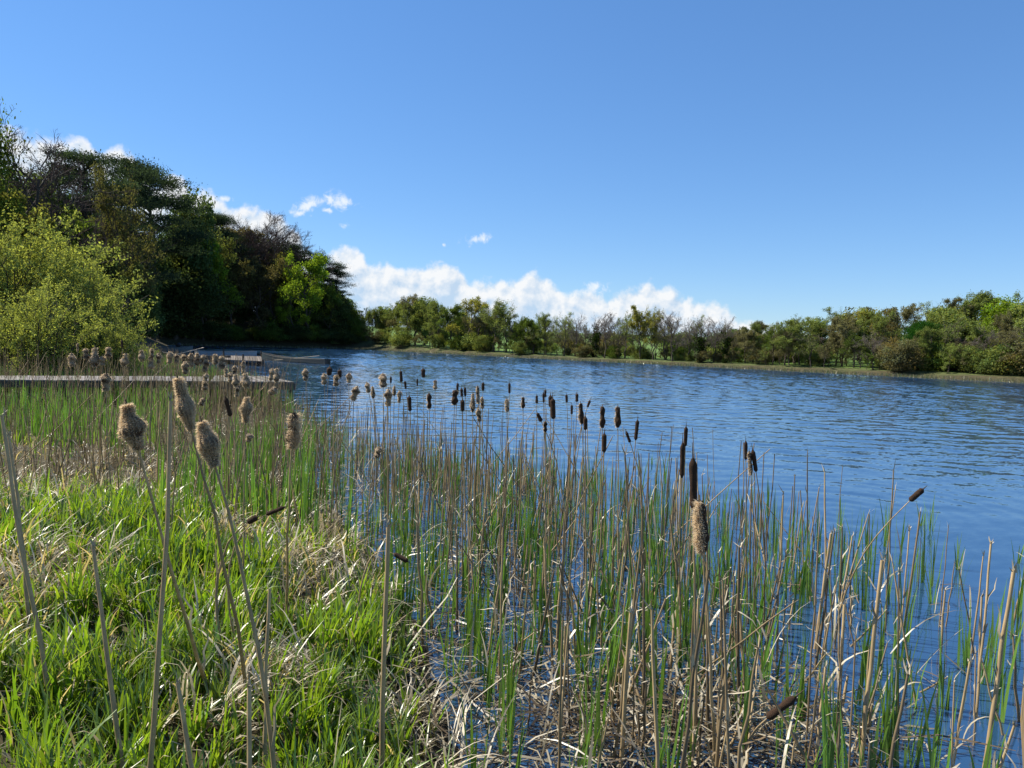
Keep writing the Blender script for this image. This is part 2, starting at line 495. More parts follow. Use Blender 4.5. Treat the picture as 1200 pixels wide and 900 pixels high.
def curve(a, b, K, sag, g, wob=.04):
    """(N,3)->(N,K,3) curved lines from a to b, bulging up by sag*length"""
    a = np.asarray(a, float); b = np.asarray(b, float)
    t = np.linspace(0, 1, K)[None, :, None]
    L = np.linalg.norm(b - a, axis=1)[:, None, None]
    p = a[:, None] * (1 - t) + b[:, None] * t
    w = g.normal(size=(len(a), K, 3)) * wob * L * np.sin(np.pi * t)
    p = p + w; p[:, :, 2] += (sag * L[:, :, 0] * np.sin(np.pi * t[:, :, 0]))
    return p


def leafy_tree(seed, H=10., Wd=6.5, base=.22, nc=90, nl=80, ls=.16, clump=.085, flat=.7, stems=1, shell=.45, lobes=.3, col_sd=.22, skew=0., topw=1.0):
    g = np.random.default_rng(seed); tr = MB(); cr = MB()
    c0 = np.array([skew, 0, (base + 1) / 2 * H]); ax = np.array([Wd / 2, Wd / 2, (1 - base) / 2 * H]) * .92
    d = nrm(g.normal(size=(nc, 3))); r = shell + (1 - shell) * g.uniform(0, 1, nc) ** .6
    ph = g.uniform(0, 6.28, 6); az = np.arctan2(d[:, 1], d[:, 0])
    lob = 1 + lobes * (np.sin(az * 2 + ph[0]) * .4 + np.sin(az * 3 + ph[1] + d[:, 2] * 2.5) * .5 + np.sin(d[:, 2] * 5 + ph[2] + az) * .5)
    C = c0 + d * ax * (r * lob)[:, None]
    wz = np.clip((C[:, 2] - base * H) / (H * (1 - base)), 0, 1)
    C[:, :2] *= (1 - (1 - topw) * wz)[:, None]
    # trunks
    tops = []
    for k in range(stems):
        a = k / stems * 6.28 + g.uniform(0, 1)
        sp = 0 if stems == 1 else Wd * .16
        b0 = np.array([[math.cos(a) * .12 * (stems > 1) * H * .1, math.sin(a) * .12 * (stems > 1) * H * .1, -.3]])
        b1 = np.array([[math.cos(a) * sp + skew * .6, math.sin(a) * sp, H * g.uniform(.72, .9)]])
        p = curve(b0, b1, 9, 0, g, .018); tops.append(p[0])
        rad = np.linspace(.021 * H / stems ** .4, .004 * H, 9)[None]; rad[0, 0] *= 1.35
        tr.add(*tubes(p, rad, 7))
    # limbs to every clump
    A = []
    for c in C:
        line = tops[g.integers(stems)]
        z = max(H * base * .6, c[2] - np.hypot(c[0], c[1]) * g.uniform(.5, 1.0))
        q = np.array([np.interp(z, line[:, 2], line[:, i]) for i in range(3)]); A.append(q)
    A = np.array(A); sel = g.uniform(size=nc) < .75
    p = curve(A[sel], C[sel], 5, -.06, g, .05)
    rad = np.linspace(1, .3, 5)[None] * (.0055 * H * g.uniform(.5, 1.2, sel.sum()))[:, None]
    tr.add(*tubes(p, rad, 4))
    n = np.maximum(6, (1.35 * nl * g.uniform(.35, 1.6, nc)).astype(int))
    sz = np.repeat(Wd * clump * g.uniform(.65, 1.4, nc), n)
    L = np.repeat(C, n, 0) + np.clip(g.normal(size=(n.sum(), 3)), -2, 2) * sz[:, None] * np.array([1, 1, flat])
    L[:, 2] = np.maximum(L[:, 2], .15)
    V, F = leaves(L, ls * .9, g)
    tone = np.repeat(g.normal(1, col_sd * 1.25, nc).clip(.4, 1.7), n) * g.normal(1, col_sd, n.sum())
    warm = np.repeat(g.normal(0, .10, nc), n)
    cc = np.clip(np.stack([tone * (1 + warm), tone, tone * (1 - warm)], -1), .3, 1.9)
    cr.add(V, F, np.repeat(cc, 4, 0))
    return tr, cr


def bare_tree(seed, H=10., spread=.75, limbs=9, first=.28, nleaf=0, ls=.1, ivy=0, twig=.012, up=.35, dense=1.0, thick=1.0):
    g = np.random.default_rng(seed); tr = MB(); cr = MB()
    trunk = curve(np.array([[0, 0, -.3]]), np.array([[g.normal() * .04 * H, g.normal() * .04 * H, H * .72]]), 9, 0, g, .025)
    tr.add(*tubes(trunk, np.linspace(.019, .005, 9)[None] * H, 7))
    def kids(lines, n, t0, Lr, ang, rad):
        Pp, Dd = [], []
        for ln in lines:
            K = len(ln); seg = np.diff(ln, axis=0); L = np.linalg.norm(seg, axis=1).sum()
            for q in range(n):
                t = t0 + (1 - t0) * (q + g.uniform(0, 1)) / n
                f = min(t, .999) * (K - 1); i = int(f); p = ln[i] + (f - i) * (ln[i + 1] - ln[i])
                d = nrm(ln[i + 1] - ln[i])
                side = nrm(np.cross(d, nrm(g.normal(size=3))))
                a = ang * g.uniform(.6, 1.3)
                dd = nrm(d * math.cos(a) + side * math.sin(a) + np.array([0, 0, up * .5]))
                Pp.append(p); Dd.append(dd * L * Lr * g.uniform(.6, 1.25) * (1 - .45 * t))
        Pp = np.array(Pp); return Pp, Pp + np.array(Dd)
    a, b = kids([trunk[0]], limbs, first, spread, .85, 0)
    l1 = curve(a, b, 6, .05, g, .05); tr.add(*tubes(l1, np.linspace(1, .35, 6)[None] * np.full((len(l1), 1), .0075 * H * thick), 5))
    a, b = kids(l1, 5, .25, .62, .75, 0)
    l2 = curve(a, b, 5, .04, g, .05); tr.add(*tubes(l2, np.linspace(1, .4, 5)[None] * np.full((len(l2), 1), .0036 * H * thick), 4))
    a, b = kids(l2, int(5 * dense), .15, .6, .7, 0)
    l3 = curve(a, b, 4, .03, g, .05); cr.add(*tubes(l3, np.linspace(1, .4, 4)[None] * np.full((len(l3), 1), .0017 * H * thick), 3), (.9, .9, .9))
    a, b = kids(l3, int(5 * dense), .1, .62, .7, 0)
    l4 = curve(a, b, 3, .02, g, .05)
    V, F = ribbons(l4, np.array([1., .7, .2])[None] * np.full((len(l4), 1), twig * H * .1), nrm(g.normal(size=(len(l4), 3))))
    cr.add(V, F, (1, 1, 1))
    if nleaf:
        C = np.repeat(l4[:, 1:].reshape(-1, 3), nleaf, 0); C = C + g.normal(size=C.shape) * .017 * H
        V, F = leaves(C, ls, g); tone = (g.normal(1, .2, len(C)) * np.repeat(g.normal(1, .2, (len(C) + 23) // 24), 24)[:len(C)]).clip(.4, 1.8)[:, None] * np.ones(3)
        lf = MB().add(V, F, np.repeat(tone, 4, 0))
    else: lf = None
    if ivy:
        t = g.uniform(0, 1, ivy); idx = t * 6.0; i = idx.astype(int); f = (idx - i)[:, None]
        C = trunk[0][i] * (1 - f) + trunk[0][i + 1] * f
        extra = l1[g.integers(0, min(5, len(l1)), ivy // 2), g.integers(0, 4, ivy // 2)]
        C = np.concatenate([C, extra]); C = C + g.normal(size=C.shape) * np.array([.035, .035, .03]) * H
        V, F = leaves(C, .018 * H, g); tone = g.normal(.9, .25, len(C)).clip(.3, 1.6)[:, None] * np.ones(3)
        iv = MB().add(V, F, np.repeat(tone, 4, 0))
    else: iv = None
    return tr, cr, lf, iv


def pine_tree(seed, H=20., Wd=12., base=.45, nc=60, nl=150, ls=.2, skew=1.0):
    g = np.random.default_rng(seed); tr = MB(); cr = MB()
    trunk = curve(np.array([[0, 0, -.4]]), np.array([[skew, g.normal() * .5, H * .93]]), 10, 0, g, .012)
    tr.add(*tubes(trunk, np.linspace(.017, .005, 10)[None] * H, 8))
    nt_ = 11; tier = g.integers(0, nt_, nc); tz = base + (1 - base) * (np.linspace(0, 1, nt_) ** .8) * .96
    ta = g.uniform(0, 6.28, nt_); z = H * tz[tier] + g.normal(0, .012, nc) * H; a = ta[tier] + g.normal(0, .95, nc)
    prof = np.sin(np.pi * np.clip((z / H - base) / (1 - base) * .72 + .24, 0, 1)) ** .7
    r = Wd / 2 * prof * g.uniform(.35, 1.0, nc) * g.uniform(.7, 1.15, nt_)[tier]
    C = np.stack([r * np.cos(a), r * np.sin(a), z], -1)
    C[:, :2] += np.stack([np.interp(z, trunk[0, :, 2], trunk[0, :, i]) for i in (0, 1)], -1)
    zt = np.clip(z - r * g.uniform(.1, .5, nc), H * base * .75, H * .92)
    A = np.stack([np.interp(zt, trunk[0, :, 2], trunk[0, :, i]) for i in range(3)], -1)
    p = curve(A, C, 6, .06, g, .05); tr.add(*tubes(p, np.linspace(1, .25, 6)[None] * (.004 * H * g.uniform(.6, 1.3, nc))[:, None], 5))
    n = (nl * g.uniform(.4, 1.6, nc)).astype(int)
    sz = np.repeat(Wd * .062 * g.uniform(.7, 1.4, nc), n)
    L = np.repeat(C, n, 0) + g.normal(size=(n.sum(), 3)) * sz[:, None] * np.array([1.25, 1.25, .28])
    V, F = leaves(L, ls, g, up=.6, asp=.32)
    tone = np.repeat(g.normal(1, .18, nc), n) * g.normal(1, .22, n.sum())
    cr.add(V, F, np.repeat(np.clip(tone, .4, 1.8)[:, None] * np.ones(3), 4, 0))
    return tr, cr


def shrub(seed, H=6., Wd=6., nst=70, nl=16000, ls=.07):
    """willow bush: arching shoots from the ground with small leaves all along"""
    g = np.random.default_rng(seed); tr = MB(); cr = MB()
    a = g.uniform(0, 6.28, nst); lean = g.uniform(0, 1, nst) ** .7
    A = np.stack([np.cos(a) * .35 * g.uniform(0, 1, nst), np.sin(a) * .35 * g.uniform(0, 1, nst), np.full(nst, -.1)], -1)
    hh = H * (1 - .45 * lean ** 1.6) * g.uniform(.7, 1.0, nst)
    B = np.stack([np.cos(a) * lean * Wd / 2, np.sin(a) * lean * Wd / 2, hh], -1)
    p = curve(A, B, 7, .12, g, .03); tr.add(*tubes(p, np.linspace(1, .2, 7)[None] * (.006 * H * g.uniform(.5, 1.3, nst))[:, None], 4))
    ns = nst * 9                                                    # side shoots
    k = g.integers(0, nst, ns); t = g.uniform(.18, 1, ns) * 5.99; i = t.astype(int); f = (t - i)[:, None]
    s0 = p[k, i] * (1 - f) + p[k, i + 1] * f
    s1 = s0 + nrm(g.normal(size=(ns, 3)) + np.array([0, 0, .5])) * (H * g.uniform(.06, .2, ns))[:, None]
    sp = curve(s0, s1, 3, .05, g, .05)
    V, F = ribbons(sp, np.full((ns, 3), .006) * np.array([1, .7, .3]), nrm(g.normal(size=(ns, 3)))); tr.add(V, F)
    q = g.integers(0, ns, nl); u = g.uniform(0, 1, (nl, 1))
    C = s0[q] * (1 - u) + s1[q] * u + g.normal(size=(nl, 3)) * .012 * H
    C[:, 2] = np.maximum(C[:, 2], .05)
    V, F = leaves(C, ls, g, up=.2, asp=.5)
    tone = np.clip(g.normal(1, .08, ns)[q] * g.normal(1, .25, nl), .4, 1.8)
    cr.add(V, F, np.repeat(tone[:, None] * np.array([1, 1, 1.]), 4, 0))
    return tr, cr


PROTO = {}; PROTOH = {}


def proto(kind):
    if kind in PROTO: return PROTO[kind]
    base, _, k = kind.partition(':'); k = int(k or 0); s = 100 + k * 17
    parts = []
    if base == 'dense': t, c = leafy_tree(s, 10, 7.0, .10, 120, 120, .17, .085, shell=.5, lobes=.35)
    elif base == 'oval': t, c = leafy_tree(s + 1, 10, 6.0, .16, 95, 95, .16, .085, lobes=.3, topw=.75)
    elif base == 'open': t, c = leafy_tree(s + 2, 10, 6.0, .34, 70, 42, .12, .075, stems=2 + k % 2, lobes=.35)
    elif base == 'thin': t, c = leafy_tree(s + 3, 10, 4.6, .25, 60, 34, .12, .085, stems=2, lobes=.4)
    elif base == 'scrub': t, c = leafy_tree(s + 4, 4, 5.5, .02, 70, 100, .12, .085, stems=4, lobes=.35)
    elif base == 'pine': t, c = pine_tree(s + 5, 20, 14, .46 - .05 * k, 84, 280, .16, skew=(-1) ** k * 1.2)
    elif base == 'willow': t, c = shrub(s + 6, 7, 7.8, 74, 19500, .062)
    elif base == 'broad': t, c = leafy_tree(s + 8, 10, 6.6, .12, 120, 190, .095, .080, shell=.45, lobes=.35)
    if base in ('bare', 'ivybare', 'haze', 'budding', 'spring', 'light'):
        t, c, lf, iv = bare_tree(s + 7, 10, spread=(.62 if base != 'haze' else .7), limbs=10, first=.25 if base != 'haze' else .3,
                                 nleaf={'budding': 1, 'spring': 3, 'light': 2}.get(base, 0), ls=.10 if base == 'spring' else .085, ivy=900 if base == 'ivybare' else 0, twig=.011 if base == 'haze' else .014,
                                 dense=1.8 if base == 'haze' else 1.3, thick=.55 if base == 'haze' else .7)
        parts.append(('trunk', t.mesh('trunk', M_BARK), 0)); parts.append(('crown', c.mesh('crown', M_TWIG), 1))
        if lf: parts.append(('foliage', lf.mesh('foliage', M_TREELEAF), 2))
        if iv: parts.append(('ivy', iv.mesh('ivy', M_TREELEAF), 3))
        PROTOH[kind] = float(np.percentile(np.concatenate(c.V)[:, 2], 99.3))
        PROTO[kind] = parts; return parts
    parts.append(('trunk', t.mesh('trunk', M_BARK), 0)); parts.append(('crown', c.mesh('crown', M_TREELEAF), 2))
    PROTOH[kind] = float(np.percentile(np.concatenate(c.V)[:, 2], 99.3))
    PROTO[kind] = parts; return parts



TREES = []


def tree(name, kind, x, y, H, color, label=None, cat='tree', group=None, wx=1.0, twig=(.17, .14, .115), ivy=(.022, .04, .010), rz=None):
    b = kind.partition(':')[0]; pr = proto(kind); k = H / PROTOH[kind]
    root = empty(name, (x, y, gh(x, y) - .05), rng.uniform(0, 6.28) if rz is None else rz)
    root.scale = (k * wx, k * wx, k)
    for nm, me, role in pr:
        o = link(nm, me, root)
        o.color = {0: BARK, 1: (*twig, 1), 2: (*color, 1), 3: (*ivy, 1)}[role]
    px = project((x, y, 2))[0]
    TREES.append(dict(o=root, px=px, kind=b, d=math.hypot(x, y)))
    tag(root, label, cat, group)
    return root


def top_h(px, py, x, y):
    """height of a tree at (x, y) whose top shows at image height py"""
    d = (np.array([x, y, 0]) - EYE) @ _F
    return float(Q(px, py, d)[2]) - gh(x, y)


def far_pt(px, inset):
    """where the line of sight of column px meets the far shore line, moved INSET metres inland"""
    d = ray(px, 420)[:2]; nrm_ = np.array([FAR_B[1] - FAR_A[1], -(FAR_B[0] - FAR_A[0])]); nrm_ = -nrm_ / np.linalg.norm(nrm_)
    t = (FAR_A + nrm_ * inset) @ nrm_ / (d @ nrm_)
    return d * t


ORD = ['first', 'second', 'third', 'fourth', 'fifth', 'sixth', 'seventh', 'eighth', 'ninth', 'tenth', 'eleventh', 'twelfth', 'thirteenth', 'fourteenth', 'fifteenth',
       'sixteenth', 'seventeenth', 'eighteenth', 'nineteenth', 'twentieth']
BANKS = {}


def ranked(key, o, px): BANKS.setdefault(key, []).append((px, o))


def label_ranked():
    for (text, group), L in BANKS.items():
        L.sort(key=lambda t: t[0]); n = len(L)
        for i, (_, o) in enumerate(L):
            w = ('leftmost of the ' if i == 0 else 'rightmost of the ' if i == n - 1 else ORD[i] + ' from the left of the ') if i < 20 else ORD[n - 1 - i] + ' from the right of the '
            one = text.split('|')
            o['label'] = (w + one[1]) if n > 1 else one[0]
            o['group'] = group


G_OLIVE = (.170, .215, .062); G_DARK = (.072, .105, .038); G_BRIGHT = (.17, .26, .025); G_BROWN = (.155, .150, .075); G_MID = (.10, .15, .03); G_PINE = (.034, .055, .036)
G_YEL = (.22, .22, .05)


def build_far_bank():
    spec = [  # px, top, kind, inset, colour, family
        (421, 364, 'spring:0', 5, G_OLIVE, 'f'), (436, 362, 'spring:1', 6, G_OLIVE, 'f'), (449, 360, 'oval:1', 9, G_OLIVE, 'f'), (463, 354, 'spring:2', 6, G_OLIVE, 'f'), (475, 347, 'spring:3', 6, G_BROWN, 'f'),
        (486, 352, 'spring:0', 5, G_OLIVE, 'f'), (497, 350, 'oval:0', 7, G_OLIVE, 'f'), (513, 354, 'spring:1', 4, G_OLIVE, 'f'), (530, 358, 'spring:2', 5, G_MID, 'f'),
        (547, 350, 'spring:3', 4, G_YEL, 'y'), (560, 357, 'bare:0', 5, G_OLIVE, 'b'), (578, 353, 'light:1', 4, G_OLIVE, 'f'), (593, 355, 'light:0', 6, G_OLIVE, 'f'),
        (610, 373, 'spring:1', 4, G_MID, 'f'), (625, 375, 'spring:2', 4, G_MID, 'f'), (640, 368, 'light:2', 4, G_OLIVE, 'f'),
        (661, 366, 'budding:0', 4, G_OLIVE, 'b'), (674, 368, 'bare:1', 4, G_OLIVE, 'b'), (696, 366, 'ivybare:0', 4, G_OLIVE, 'i'), (708, 367, 'bare:0', 3, G_OLIVE, 'b'),
        (719, 365, 'bare:1', 5, G_OLIVE, 'b'), (732, 367, 'budding:1', 4, G_OLIVE, 'b'), (750, 360, 'spring:0', 4, G_YEL, 'y'), (765, 363, 'light:1', 4, G_YEL, 'y'),
        (779, 365, 'bare:2', 4, G_OLIVE, 'b'), (788, 366, 'bare:0', 3, G_OLIVE, 'b'), (806, 374, 'bare:1', 4, G_OLIVE, 'b'), (820, 372, 'ivybare:1', 3, G_OLIVE, 'i'),
        (836, 371, 'bare:2', 4, G_OLIVE, 'b'), (850, 370, 'ivybare:0', 3, G_OLIVE, 'i')]
    fam = {'f': ('pale olive tree just coming into leaf on the far shore|young leafed olive trees on far shore', 'olive trees in young leaf on the far shore', 'young_leaf_tree'),
           'y': ('yellow green tree on far shore|yellow green trees in far tree line', 'yellow green trees on the far shore', 'young_leaf_tree'),
           'b': ('bare leafless tree on far shore|bare leafless trees along far shore', 'bare trees on the far shore', 'bare_tree'),
           'i': ('bare ivy clad tree on far shore|bare trees with ivy clad trunks on far shore', 'ivy clad trees on the far shore', 'ivy_clad_tree')}
    for px, py, kind, ins, c, f in spec:
        p = far_pt(px, ins); H = top_h(px, py, *p)
        wx = rng.uniform(.9, 1.15) * (1.0 if H > 6 else 1.3)
        o = tree(fam[f][2], kind, p[0], p[1], H, np.array(c) * rng.uniform(.85, 1.15), None, 'tree', None, wx)
        ranked(fam[f][:2], o, px)
    # the even belt of slender half bare trees between the ones that stand out
    px = 414.
    while px < 858:
        p = far_pt(px, rng.uniform(5, 9)); k = rng.integers(4)
        top = np.interp(px, [414, 470, 500, 545, 600, 640, 700, 760, 858], [368, 356, 358, 361, 368, 376, 374, 370, 378]) + rng.normal(0, 3)
        kind = [f'light:{rng.integers(3)}', f'budding:{rng.integers(3)}', f'light:{rng.integers(3)}', f'haze:{rng.integers(3)}'][k] if px < 645 else [f'budding:{rng.integers(3)}', f'bare:{rng.integers(3)}', f'bare:{rng.integers(3)}', f'haze:{rng.integers(3)}'][k]
        tree('slender_tree', kind, p[0], p[1], top_h(px, top, *p), np.array([G_OLIVE, G_MID, G_OLIVE, G_BROWN][rng.integers(4)]) * rng.uniform(.85, 1.15), 'slender half bare tree in the even belt along the far shore', 'tree',
             'slender trees of the far shore belt', rng.uniform(.55, .8))
        px += rng.uniform(5, 9)
    # second row, farther up the field
    for px, py, kind, ins in ((500, 362, 'dense:1', 22), (540, 368, 'oval:2', 20), (570, 372, 'dense:0', 24), (605, 380, 'oval:0', 22), (650, 384, 'haze:1', 18), (668, 386, 'scrub:1', 20), (690, 384, 'haze:0', 22),
                              (715, 388, 'scrub:0', 16), (740, 384, 'thin:1', 18), (772, 386, 'haze:2', 20), (797, 390, 'scrub:2', 18), (826, 390, 'haze:1', 16), (845, 390, 'scrub:0', 20), (858, 386, 'oval:1', 18)):
        p = far_pt(px, ins)
        tree('field_edge_tree', kind, p[0], p[1], top_h(px, py, *p), np.array([G_OLIVE, G_MID, G_BROWN][rng.integers(3)]), 'small hazy tree behind the front row of far shore trees', 'tree', 'second row trees behind the far shore', rng.uniform(1.0, 1.5))
    # shrubs at the foot of the far trees
    px = 414.
    while px < 862:
        p = far_pt(px, rng.uniform(2, 6)); Hs = rng.uniform(1.2, 2.8) * (1.2 if px < 640 else .75)
        c = [G_OLIVE, G_MID, G_BROWN][rng.integers(3)]
        o = tree('waterside_shrub', [f'scrub:{rng.integers(3)}', f'spring:{rng.integers(4)}', f'light:{rng.integers(3)}'][rng.integers(3)], p[0], p[1], Hs, np.array(c) * rng.uniform(.7, 1.1), 'low olive shrub at the foot of the far shore trees', 'shrub',
                 'low shrubs under the far shore trees', rng.uniform(.9, 1.4))
        px += rng.uniform(4.5, 9)
    # right-hand wood: taller trees behind, scrub along the water in front
    right = [(866, 384, 'oval:0', 10, G_BROWN), (880, 379, 'spring:1', 14, G_OLIVE), (893, 377, 'spring:2', 18, G_BROWN), (906, 381, 'haze:0', 15, G_BROWN), (920, 378, 'spring:0', 18, G_DARK),
             (930, 371, 'budding:1', 8, G_OLIVE), (943, 373, 'spring:3', 10, G_OLIVE), (955, 373, 'oval:0', 14, G_OLIVE), (972, 362, 'light:0', 20, G_OLIVE), (985, 371, 'spring:1', 12, G_BROWN),
             (1006, 361, 'oval:1', 22, G_YEL), (1021, 366, 'spring:2', 14, G_OLIVE), (1036, 364, 'oval:2', 20, G_BROWN), (1050, 358, 'spring:3', 22, G_BROWN),
             (1066, 362, 'haze:1', 26, G_BROWN), (1082, 356, 'budding:0', 28, G_OLIVE), (1094, 352, 'spring:0', 24, G_BROWN), (1112, 362, 'dense:2', 16, G_OLIVE),
             (1130, 348, 'spring:1', 26, G_OLIVE), (1145, 347, 'light:2', 30, G_OLIVE), (1158, 343, 'spring:2', 28, G_OLIVE), (1180, 354, 'dense:1', 22, G_BRIGHT),
             (1196, 356, 'oval:1', 20, G_OLIVE), (1212, 352, 'dense:2', 24, G_OLIVE), (1232, 350, 'oval:0', 22, G_BROWN), (1255, 352, 'dense:0', 20, G_MID),
             (1178, 369, 'spring:1', 12, G_BROWN), (1200, 374, 'spring:3', 9, G_OLIVE), (1150, 378, 'spring:0', 10, G_OLIVE), (1222, 376, 'dense:0', 9, G_OLIVE)]
    for px, py, kind, ins, c in right:
        p = far_pt(px, ins); H = top_h(px, py, *p)
        b = kind.partition(':')[0]
        nm = {'haze': 'bare_tree', 'budding': 'budding_tree', 'spring': 'young_leaf_tree', 'light': 'young_leaf_tree'}.get(b, 'broadleaf_tree')
        o = tree(nm, kind, p[0], p[1], H, np.array(c) * rng.uniform(.85, 1.15), None, 'tree', None, rng.uniform(1.0, 1.3))
        if c is G_BRIGHT: tag(o, 'fresh bright green broad tree at right edge of the far wood')
        elif b in ('haze', 'budding'): ranked(('bare twiggy tree in the right hand far wood|bare twiggy trees in right shore wood', 'bare trees in the right wood'), o, px)
        elif c is G_BROWN: ranked(('brownish tree in the right hand far wood|brownish budding trees in right shore wood', 'brownish trees in the right wood'), o, px)
        elif c is G_YEL: tag(o, 'yellow green topped tree rising in the middle of right shore wood')
        elif c is G_DARK: tag(o, 'dark green tree beside the bare trees at the left end of right shore wood')
        else: ranked(('olive tree in the right hand far wood|olive green trees in right shore wood', 'olive trees in the right wood'), o, px)
    px = 640.
    while px < 1290:
        p = far_pt(px, rng.uniform(7, 15))
        tree('waterside_shrub', [f'scrub:{rng.integers(3)}', f'spring:{rng.integers(4)}', f'haze:{rng.integers(3)}'][rng.integers(3)], p[0], p[1], rng.uniform(2.2, 4.2) * (.62 if px < 865 else 1), np.array([G_OLIVE, G_BROWN, G_MID][rng.integers(3)]) * rng.uniform(.8, 1.1),
             'tangled undergrowth bush behind the far waterside shrubs', 'shrub', 'undergrowth behind the far shore shrubs', rng.uniform(1.0, 1.5))
        px += rng.uniform(7, 12) * (2.4 if px < 860 else 1)
    p = far_pt(1077, 9); o = tree('evergreen_tree', 'broad:0', p[0], p[1], top_h(1077, 377, *p), (.022, .075, .012), 'round glossy dark green evergreen tree in the right shore wood', 'tree', None, 1.15)
    # the front row of the right shore
    px = 866.
    while px < 1290:
        p = far_pt(px, rng.uniform(2.5, 7)); k = rng.integers(6)
        c = np.array([G_OLIVE, G_BROWN, G_MID, G_BROWN, G_OLIVE, G_OLIVE][k]) * rng.uniform(.75, 1.15)
        if rng.uniform() < .30:
            o = tree('slender_tree', ['budding:0', 'spring:0', 'light:1', 'spring:2', 'spring:3', 'haze:0'][k], p[0], p[1], rng.uniform(4.2, 6.4), c, None, 'tree', None, 1.1)
            ranked(('slender tree at the right water edge|slender trees above the right shore scrub', 'slender trees on the right shore'), o, px)
        else:
            tree('waterside_shrub', [f'scrub:{rng.integers(3)}', f'spring:{rng.integers(4)}', f'light:{rng.integers(3)}'][rng.integers(3)], p[0], p[1], rng.uniform(1.8, 3.9), c, 'bushy olive brown shrub at the water edge below the right shore wood', 'shrub',
                 'shrubs along the right shore', rng.uniform(.9, 1.4))
        px += rng.uniform(5, 9)
    # hedge line and scattered trees on the rising field beyond
    for px, dd, H in ((600, 300, 7), (640, 320, 6), (668, 330, 7), (700, 310, 6), (735, 330, 7), (770, 320, 6), (800, 310, 7), (840, 330, 7), (880, 300, 8), (560, 290, 8), (520, 280, 8), (905, 250, 8)):
        d = ray(px, 400)[:2]; p = d / d[1] * dd
        tree('hedgerow_tree', f'dense:{rng.integers(3)}', p[0], p[1], H * .55, np.array(G_DARK) * 1.0, 'small dark hedgerow tree far off across the green field', 'tree', 'hedgerow trees beyond the field', 2.2)


build_far_bank()


def settle(px, dist, more=0):
    """the point DIST ahead in column px, moved back along the line of sight until it stands on land"""
    d = ray(px, 400)[:2]; p = d / d[1] * dist
    while poly_sd(p[:1], p[1:], LAKE)[0] < 2.0 and dist < 200:
        dist += 1.0; p = d / d[1] * dist
    return d / d[1] * (dist + more)


